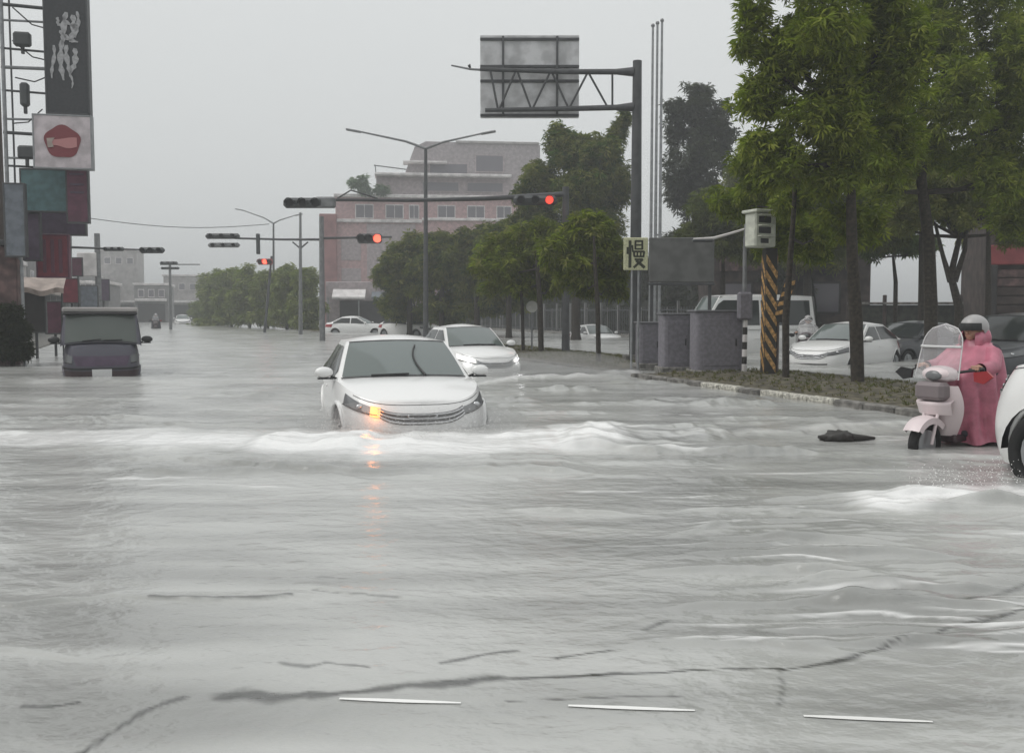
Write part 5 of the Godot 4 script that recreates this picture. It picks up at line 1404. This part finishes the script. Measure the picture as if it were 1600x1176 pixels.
func signals():
	# long mast arm from the low island
	var D := 30.0
	var p := at(884, 540, D)
	var o := thing("traffic_signal", "long mast arm traffic signal reaching from the low island over the road", "traffic light", Vector3(p.x, 0, p.z))
	var L := func(px: float, py: float, dz := 0.0): return at(px, py, D) - o.position + Vector3(0, 0, dz)
	obj("pole", tb([Vector3(0, -0.3, 0), L.call(884, 292)], [0.13, 0.10], 12), M.steel, o)
	obj("mast_arm", tb([L.call(884, 303), L.call(760, 310), L.call(640, 313), L.call(525, 312)], [0.085, 0.07, 0.055, 0.045], 9), M.steel, o)
	obj("stay_rod", tb([L.call(525, 311), L.call(548, 297), L.call(590, 310)], [0.025], 6), M.steel, o)
	head(o, L.call(474, 317, 0.0), 1.25, 0.32)
	obj("equipment_box", bx(L.call(508, 316, -0.05), Vector3(0.62, 0.34, 0.25), 0.05), M.galv, o)
	head(o, L.call(836, 314, 0.18), 1.35, 0.30, 2)
	# second mast across the junction, arms to both sides
	D = 45.0
	p = at(503, 500, D)
	o = thing("traffic_signal", "two-armed mast signal with a bright red lamp across the junction", "traffic light", Vector3(p.x, 0, p.z))
	L = func(px: float, py: float, dz := 0.0): return at(px, py, 45.0) - o.position + Vector3(0, 0, dz)
	obj("pole", tb([Vector3(0, -0.3, 0), L.call(502, 338)], [0.14, 0.11], 12), M.galv, o)
	obj("mast_arm", tb([L.call(502, 374), L.call(440, 374), L.call(366, 372)], [0.06, 0.05, 0.045], 8), M.steel, o)
	obj("mast_arm", tb([L.call(502, 372), L.call(612, 370)], [0.06, 0.045], 8), M.steel, o)
	head(o, L.call(348, 369, 0.05), 1.6, 0.26)
	head(o, L.call(350, 383, 0.05), 1.5, 0.22, -1, M.galv)
	head(o, L.call(578, 373, 0.12), 1.15, 0.46, 2)
	obj("hanger", bx(L.call(403, 381, 0.0), Vector3(0.16, 0.95, 0.16), 0.02), M.signal_grey, o)
	# signal near the far hedge, amber-red light above the trees
	D = 64.0
	p = at(412, 500, D)
	o = thing("traffic_signal", "small red signal glowing above the distant round trees", "traffic light", Vector3(p.x, 0, p.z))
	L = func(px: float, py: float, dz := 0.0): return at(px, py, 64.0) - o.position + Vector3(0, 0, dz)
	obj("pole", tb([Vector3(0, -0.3, 0), L.call(424, 400)], [0.1, 0.07], 10), M.steel, o)
	head(o, L.call(415, 409, 0.15), 1.0, 0.40, 1, M.red_dim)
	# left hand mast with two heads
	D = 38.0
	p = at(106, 500, D)
	o = thing("traffic_signal", "left pavement mast with two dark signal heads on its thin arm", "traffic light", Vector3(p.x, 0, p.z))
	L = func(px: float, py: float, dz := 0.0): return at(px, py, 38.0) - o.position + Vector3(0, 0, dz)
	obj("pole", tb([Vector3(0, -0.3, 0), L.call(107, 342)], [0.13, 0.1], 10), M.galv, o)
	obj("mast_arm", tb([L.call(107, 386), L.call(160, 388), L.call(222, 390)], [0.05, 0.04, 0.03], 8), M.steel, o)
	head(o, L.call(178, 389, 0.05), 0.85, 0.16)
	head(o, L.call(238, 391, 0.05), 1.0, 0.24)
	# far post
	D = 75.0
	p = at(266, 500, D)
	o = thing("traffic_signal", "far twin signal on a thin post near the end of the avenue", "traffic light", Vector3(p.x, 0, p.z))
	L = func(px: float, py: float, dz := 0.0): return at(px, py, 75.0) - o.position + Vector3(0, 0, dz)
	obj("pole", tb([Vector3(0, -0.3, 0), L.call(265, 410)], [0.12, 0.09], 10), M.galv, o)
	obj("mast_arm", tb([L.call(250, 413), L.call(312, 413)], [0.05], 8), M.galv, o)
	head(o, L.call(264, 411, 0.1), 1.4, 0.26)
	head(o, L.call(266, 419, 0.1), 1.5, 0.2)
	# twin-armed street lamps
	for q in [[665, 232, 560, 205, 755, 208, 48.0, "tall twin-armed street lamp in front of the stepped building"], [427, 349, 378, 328, 462, 336, 88.0, "smaller twin-armed street lamp above the distant trees"]]:
		var d: float = q[6]
		var b := at(q[0], 505, d)
		var lp := thing("street_lamp", q[7], "street lamp", Vector3(b.x, 0, b.z))
		var K := func(px, py): return at(px, py, d) - lp.position
		obj("pole", tb([Vector3(0, -0.2, 0), K.call(q[0], q[1])], [0.14, 0.08], 12), M.steel, lp)
		for e in [[q[2], q[3]], [q[4], q[5]]]:
			var tip: Vector3 = K.call(e[0], e[1]); var root: Vector3 = K.call(q[0], q[1])
			obj("arm", tb([root, root.lerp(tip, 0.3) + Vector3(0, 0.12 * (tip.y - root.y), 0), tip], [0.07, 0.055, 0.04], 8), M.galv, lp)
			var dirx: float = sign(tip.x - root.x)
			obj("lamp_head", bx(tip + Vector3(dirx * 0.25, 0.03, 0), Vector3(0.75, 0.09, 0.28), 0.03, Basis(Vector3.BACK, dirx * 0.18)), M.galv, lp)
	# bare post with a yoke beside the second mast
	var b := at(469, 500, 58.0)
	var y := thing("utility_post", "slim post with a forked yoke beside the junction mast", "pole", Vector3(b.x, 0, b.z))
	var T := func(px, py): return at(px, py, 58.0) - y.position
	obj("shaft", tb([Vector3(0, -0.2, 0), T.call(469, 332)], [0.13, 0.07], 10), M.galv, y)
	for s in [-1.0, 1.0]: obj("yoke_arm", tb([T.call(469, 388), T.call(469 + s * 12, 378)], [0.05], 6), M.steel, y)
	# cables over the avenue
	var cb := mk()
	var c0 := at(120, 338, 60.0); var c1 := at(420, 350, 70.0)
	var pts := []
	for k in 13: pts.append(c0.lerp(c1, k / 12.0) + Vector3(0, -0.45 * sin(PI * k / 12.0), 0))
	tube(cb, pts, [0.025], 5)
	tag(obj("overhead_cable", cb, M.steel), "thin cable strung across the avenue above the far signals", "cable")

# ==================================================================== island furniture
func roadside():
	# three cabinets
	for q in [[1013, 572, 1.02, 0.55, 0.40, "small grey cabinet at the left end of the cabinet row"], [1053, 578, 1.22, 0.62, 0.5, "middle grey cabinet of the three on the island"], [1120, 583, 1.28, 1.05, 0.55, "widest grey-violet cabinet next to the striped pole"]]:
		var b := on(q[0], q[1], 0.08)
		var o := thing("utility_cabinet", q[5], "cabinet", b, 0.12)
		var w: float = q[3]; var h: float = q[2]; var dp: float = q[4]
		var st := mk()
		surf(st, func(a, v):       # rounded front corners
			var an: float = a * TAU
			return Vector3(sign(cos(an)) * pow(abs(cos(an)), 0.35) * w / 2, lerp(0.06, h - 0.04, v), sign(sin(an)) * pow(abs(sin(an)), 0.35) * dp / 2), 48, 6)
		obj("body", st, M.cabinet, o)
		var ld := mk(); box(ld, Vector3(0, h - 0.015, 0), Vector3(w + 0.06, 0.05, dp + 0.06), 0.02); obj("lid", ld, M.cabinet_top, o)
		obj("plinth", bx(Vector3(0, 0.0, 0), Vector3(w + 0.08, 0.16, dp + 0.08), 0.02), M.concrete, o)
		var dr := mk(); box(dr, Vector3(0, h / 2, dp / 2 + 0.005), Vector3(w * 0.72, h * 0.74, 0.016), 0.006)
		var door := obj("door", dr, M.cabinet, o)
		obj("handle", bx(Vector3(w * 0.28, h / 2, dp / 2 + 0.025), Vector3(0.025, 0.14, 0.025), 0.006), M.black, door)
	# 慢 sign
	var D := 21.5
	var a := at(974, 422, D); var b := at(1013, 371, D)
	var o := thing("slow_sign", "pale yellow square road sign with one bold black character on twin posts", "road sign", Vector3((a.x + b.x) / 2, 0.05, -D), 0.05)
	var cy := (a.y + b.y) / 2 - 0.05; var w := b.x - a.x; var h := b.y - a.y
	obj("plate", bx(Vector3(0, cy, 0), Vector3(w, h, 0.03), 0.02), M.slow_yellow, o)
	for x in [-0.075, 0.075]: obj("post", tb([Vector3(x, -0.3, -0.04), Vector3(x, cy + h * 0.4, -0.04)], [0.026], 8), M.steel_light, o)
	var strokes := [[-0.34, 0.20, -0.34, 0.00, 0.05], [-0.24, 0.40, -0.24, -0.42, 0.075], [-0.15, 0.26, -0.12, 0.06, 0.045],
		[-0.02, 0.40, -0.02, 0.14, 0.05], [0.26, 0.40, 0.26, 0.14, 0.05], [-0.02, 0.39, 0.27, 0.39, 0.05], [-0.02, 0.27, 0.26, 0.27, 0.04], [-0.02, 0.15, 0.26, 0.15, 0.04],
		[-0.08, 0.07, 0.34, 0.07, 0.05], [-0.08, 0.07, -0.06, -0.09, 0.05], [0.34, 0.07, 0.31, -0.09, 0.05], [-0.06, -0.08, 0.32, -0.08, 0.045], [0.06, 0.07, 0.06, -0.08, 0.04], [0.20, 0.07, 0.20, -0.08, 0.04],
		[-0.04, -0.17, 0.28, -0.17, 0.05], [0.28, -0.17, -0.08, -0.42, 0.06], [0.02, -0.20, 0.36, -0.42, 0.075]]
	for s in strokes:
		var p := Vector2(s[0] * w, cy + s[1] * h); var q := Vector2(s[2] * w, cy + s[3] * h)
		var n := (q - p).normalized(); var t: Vector2 = n.orthogonal() * s[4] * w * 0.8
		var st := mk(); slab(st, [p - t - n * 0.005, p + t - n * 0.005, q + t + n * 0.005, q - t + n * 0.005], 0.006, Basis(), Vector3(0, 0, 0.018)); obj("stroke", st, M.letter, o)
	# plain grey board behind it
	D = 24.0
	a = at(1014, 441, D); b = at(1116, 371, D)
	o = thing("grey_board", "blank dark grey board standing behind the cabinets", "signboard", Vector3((a.x + b.x) / 2, 0.0, -D), -0.05)
	obj("panel", bx(Vector3(0, (a.y + b.y) / 2, 0), Vector3(b.x - a.x, b.y - a.y, 0.08), 0.015), mat(0.13, 0.132, 0.128, 0.7, 0.0, M.patch, 0.5), o)
	for x in [-0.72, 0.72]: obj("post", bx(Vector3(x, a.y / 2, -0.08), Vector3(0.08, a.y + 0.8, 0.08), 0.01), M.steel, o)
	obj("frame_rail", bx(Vector3(0, a.y - 0.04, 0), Vector3(b.x - a.x + 0.04, 0.06, 0.1), 0.01), M.steel, o)
	# thin pole with box and black and white bands
	var c := on(1163, 583, 0.1); D = -c.z
	o = thing("banded_pole", "thin grey pole with black and white bands and a curved lamp arm", "pole", c)
	var L := func(px: float, py: float): return at(px, py, D) - c
	obj("shaft", tb([Vector3(0, -0.3, 0), L.call(1164, 392), L.call(1166, 350)], [0.045, 0.04, 0.035], 10), M.galv, o)
	obj("meter_box", bx(L.call(1163, 478) + Vector3(0, 0, 0.04), Vector3(0.28, 0.56, 0.2), 0.04), M.cabinet, o)
	for k in 7:
		var y0: float = L.call(1163, 580 - 11.5 * k).y; var y1: float = L.call(1163, 580 - 11.5 * (k + 1)).y
		obj("band", tb([Vector3(0, y0, 0), Vector3(0, y1, 0)], [0.052], 12), M.stripe_black if k % 2 == 1 else M.trim, o)
	obj("lamp_arm", tb([L.call(1166, 357), L.call(1140, 365), L.call(1115, 372), L.call(1084, 374)], [0.02, 0.025, 0.03, 0.028], 8), M.trim, o)
	obj("lamp_head", bx(L.call(1098, 376), Vector3(0.42, 0.06, 0.14), 0.025), M.signal_grey, o)
	# striped column with the white signal box on top
	c = on(1200, 586, 0.1); D = -c.z
	o = thing("striped_post", "black and yellow diagonally striped square post under a white warning lamp box", "post", c, 0.08)
	L = func(px: float, py: float): return at(px, py, D) - c
	var top: float = L.call(1200, 388).y
	var half := 0.118
	obj("core", bx(Vector3(0, top / 2 - 0.1, 0), Vector3(half * 2, top + 0.2, half * 2), 0.02), M.stripe_black, o)
	var pitch := 0.30
	for f in 4:
		var bs := Basis(Vector3.UP, f * PI / 2)
		var y := -0.25
		while y < top - 0.1:
			var x0 := -half + 0.01; var x1 := half - 0.01
			var ya: float = y + 0.34; var yb: float = y
			var poly := [Vector2(x0, clamp(ya, 0.02, top)), Vector2(x1, clamp(yb, 0.02, top)), Vector2(x1, clamp(yb + pitch * 0.48, 0.02, top)), Vector2(x0, clamp(ya + pitch * 0.48, 0.02, top))]
			if poly[3].y - poly[0].y > 0.02 and poly[2].y - poly[1].y > 0.02:
				var st := mk(); slab(st, poly, 0.006, bs, bs * Vector3(0, 0, half + 0.003)); obj("stripe", st, M.stripe_yellow, o)
			y += pitch
	c = at(1187, 387, D)
	o = thing("warning_signal", "white warning lamp box with dark lenses on top of the striped post", "traffic light", c + Vector3(0, 0.0, 0.05), 0.42)
	var bw := 0.50; var bh := 0.66
	obj("housing", bx(Vector3(0, bh / 2, 0), Vector3(bw, bh, 0.34), 0.03), M.signal_white, o)
	obj("roof", bx(Vector3(0, bh + 0.02, 0.02), Vector3(bw + 0.10, 0.06, 0.46), 0.015), M.signal_white, o)
	for k in 3:
		var y := bh - 0.14 - 0.20 * k
		obj("lens", bx(Vector3(-0.03, y, 0.165), Vector3(0.30 if k < 2 else 0.2, 0.13 if k < 2 else 0.10, 0.03), 0.03), M.black, o)
		obj("hood", bx(Vector3(-0.03, y + 0.085, 0.22), Vector3(0.34, 0.02, 0.13), 0.006), M.signal_white, o)
	# short striped brace against the trunk
	c = at(1216, 500, D - 0.1)
	o = thing("striped_brace", "short striped board leaning between the post and the brown trunk", "board", c, -0.2)
	var bb := Basis(Vector3.BACK, -0.28)
	obj("board", bx(bb * Vector3(0, 0.38, 0), Vector3(0.2, 0.8, 0.04), 0.01, bb), M.stripe_black, o)
	for k in 4:
		var y := 0.06 + k * 0.19
		var st := mk(); slab(st, [Vector2(-0.09, y), Vector2(0.09, y + 0.10), Vector2(0.09, y + 0.19), Vector2(-0.09, y + 0.09)], 0.006, bb, bb * Vector3(0, 0, 0.024)); obj("stripe", st, M.stripe_yellow, o)
	obj("stay", tb([Vector3(0, -1.0, -0.05), Vector3(0.0, 0.1, -0.04)], [0.03], 8), M.pole_brown, o)
	# small round sign
	c = on(831, 548, 0.06); D = -c.z
	o = thing("round_sign", "small pale round sign on a thin post between the young trees", "road sign", c, 0.1)
	L = func(px: float, py: float): return at(px, py, D) - c
	obj("post", tb([Vector3(0, -0.2, 0), L.call(831, 470)], [0.03], 8), M.steel_light, o)
	var ds := mk(); var mid: Vector3 = L.call(831, 479)
	tube(ds, [mid + Vector3(0, 0, 0.03), mid + Vector3(0, 0, 0.055)], [0.19], 24); obj("disc", ds, M.tarp, o)

func water_height(x: float, z: float) -> float:
	var xs: PackedFloat32Array = M.wx; var zs: PackedFloat32Array = M.wz; var h: PackedFloat32Array = M.wh
	var i: int = clamp(xs.bsearch(x), 1, xs.size() - 1); var j: int = clamp(zs.bsearch(z), 1, zs.size() - 1)
	var nx := xs.size()
	var u: float = clamp((x - xs[i - 1]) / (xs[i] - xs[i - 1]), 0.0, 1.0); var v: float = clamp((z - zs[j - 1]) / (zs[j] - zs[j - 1]), 0.0, 1.0)
	return lerp(lerp(h[(j - 1) * nx + i - 1], h[(j - 1) * nx + i], u), lerp(h[j * nx + i - 1], h[j * nx + i], u), v)

func small_details():
	# white paint dashes showing where the road barely lies under the film of water
	for q in [[530, 1092, 720, 1099], [888, 1104, 1086, 1111], [1256, 1119, 1458, 1128]]:
		var a := on(q[0], q[1]); var b := on(q[2], q[3])
		var n := (b - a).normalized().cross(Vector3.UP)
		var st := mk()
		surf(st, func(u, v):
			var w: float = 0.026 * (0.35 + 0.65 * sin(PI * clamp(u * 0.9 + 0.08, 0.0, 1.0)))
			var p: Vector3 = a.lerp(b, u) + n * (v - 0.5) * w
			p.y = water_height(p.x, p.z) + 0.004
			return p, 40, 3)
		tag(obj("road_marking", st, M.paint_line), "thin white painted dash showing at the shallow near edge of the flood", "road marking", "white dashes in the shallows", "structure")
	# dark floating debris
	var c := on(1312, 688)
	var o := thing("floating_debris", "dark waterlogged lump of debris breaking the surface before the scooter", "debris", c, 0.1)
	var n := FastNoiseLite.new(); n.seed = 12; n.frequency = 3.0
	var st := mk()
	surf(st, func(u, v):
		var p := Vector3(cos(u * TAU) * sin(v * PI), cos(v * PI), sin(u * TAU) * sin(v * PI))
		return p * Vector3(0.17, 0.075, 0.12) * (1.0 + 0.5 * n.get_noise_3d(p.x, p.y, p.z)) + Vector3(-0.02, 0.025, 0), 20, 10)
	obj("lump", st, M.debris, o)
	obj("tail", tb([Vector3(0.05, 0.035, 0), Vector3(0.2, 0.03, 0.03), Vector3(0.38, 0.02, 0.0)], [0.05, 0.035, 0.015], 8), M.debris, o)
	# spray thrown up by the cars
	var dr := mk(); ball(dr, Vector3.ZERO, Vector3(0.0032, 0.003, 0.0032), 6); dr.generate_normals()
	for q in [[[[500, 672], [560, 678], [640, 684], [720, 680], [790, 672]], 2600, 0.20, "white spray breaking in front of the wading saloon's bumper"], [[[1440, 770], [1520, 762], [1600, 750]], 500, 0.14, "white spray at the front wheel of the car beside the scooter"], [[[770, 590], [850, 588], [960, 584]], 420, 0.30, "white spray beside the second saloon near the island kerb"]]:
		var pos := []
		var pts: Array = q[0].map(func(p): return on(p[0], p[1]))
		for k in q[1]:
			var t: float = rng.randf() * (pts.size() - 1.001); var i := int(t)
			var p: Vector3 = pts[i].lerp(pts[i + 1], t - i)
			pos.append(p + Vector3(rng.randfn() * 0.08, abs(rng.randfn()) * q[2] * 0.45 + 0.03, rng.randfn() * 0.22))
		var holder := thing("water_spray", q[3], "spray"); holder.set_meta("kind", "stuff")
		var mm := scatter("droplets", dr.commit(), pos, holder, 0.4, 1.5, [Color(0.75, 0.75, 0.74)])
		mm.material_override = M.spray
		if pts.size() == 3 and q[1] == 500: continue
		var fv := FogVolume.new(); fv.name = "mist"; fv.shape = RenderingServer.FOG_VOLUME_SHAPE_ELLIPSOID
		var mid: Vector3 = (pts[0] + pts[-1]) / 2
		fv.size = Vector3((pts[-1] - pts[0]).length() * 1.25, q[2] * 2.6, 1.1)
		var fm := FogMaterial.new(); fm.density = 0.7; fm.albedo = Color(0.95, 0.95, 0.95); fv.material = fm
		holder.add_child(fv); fv.position = mid + Vector3(0, q[2] * 0.45, 0)
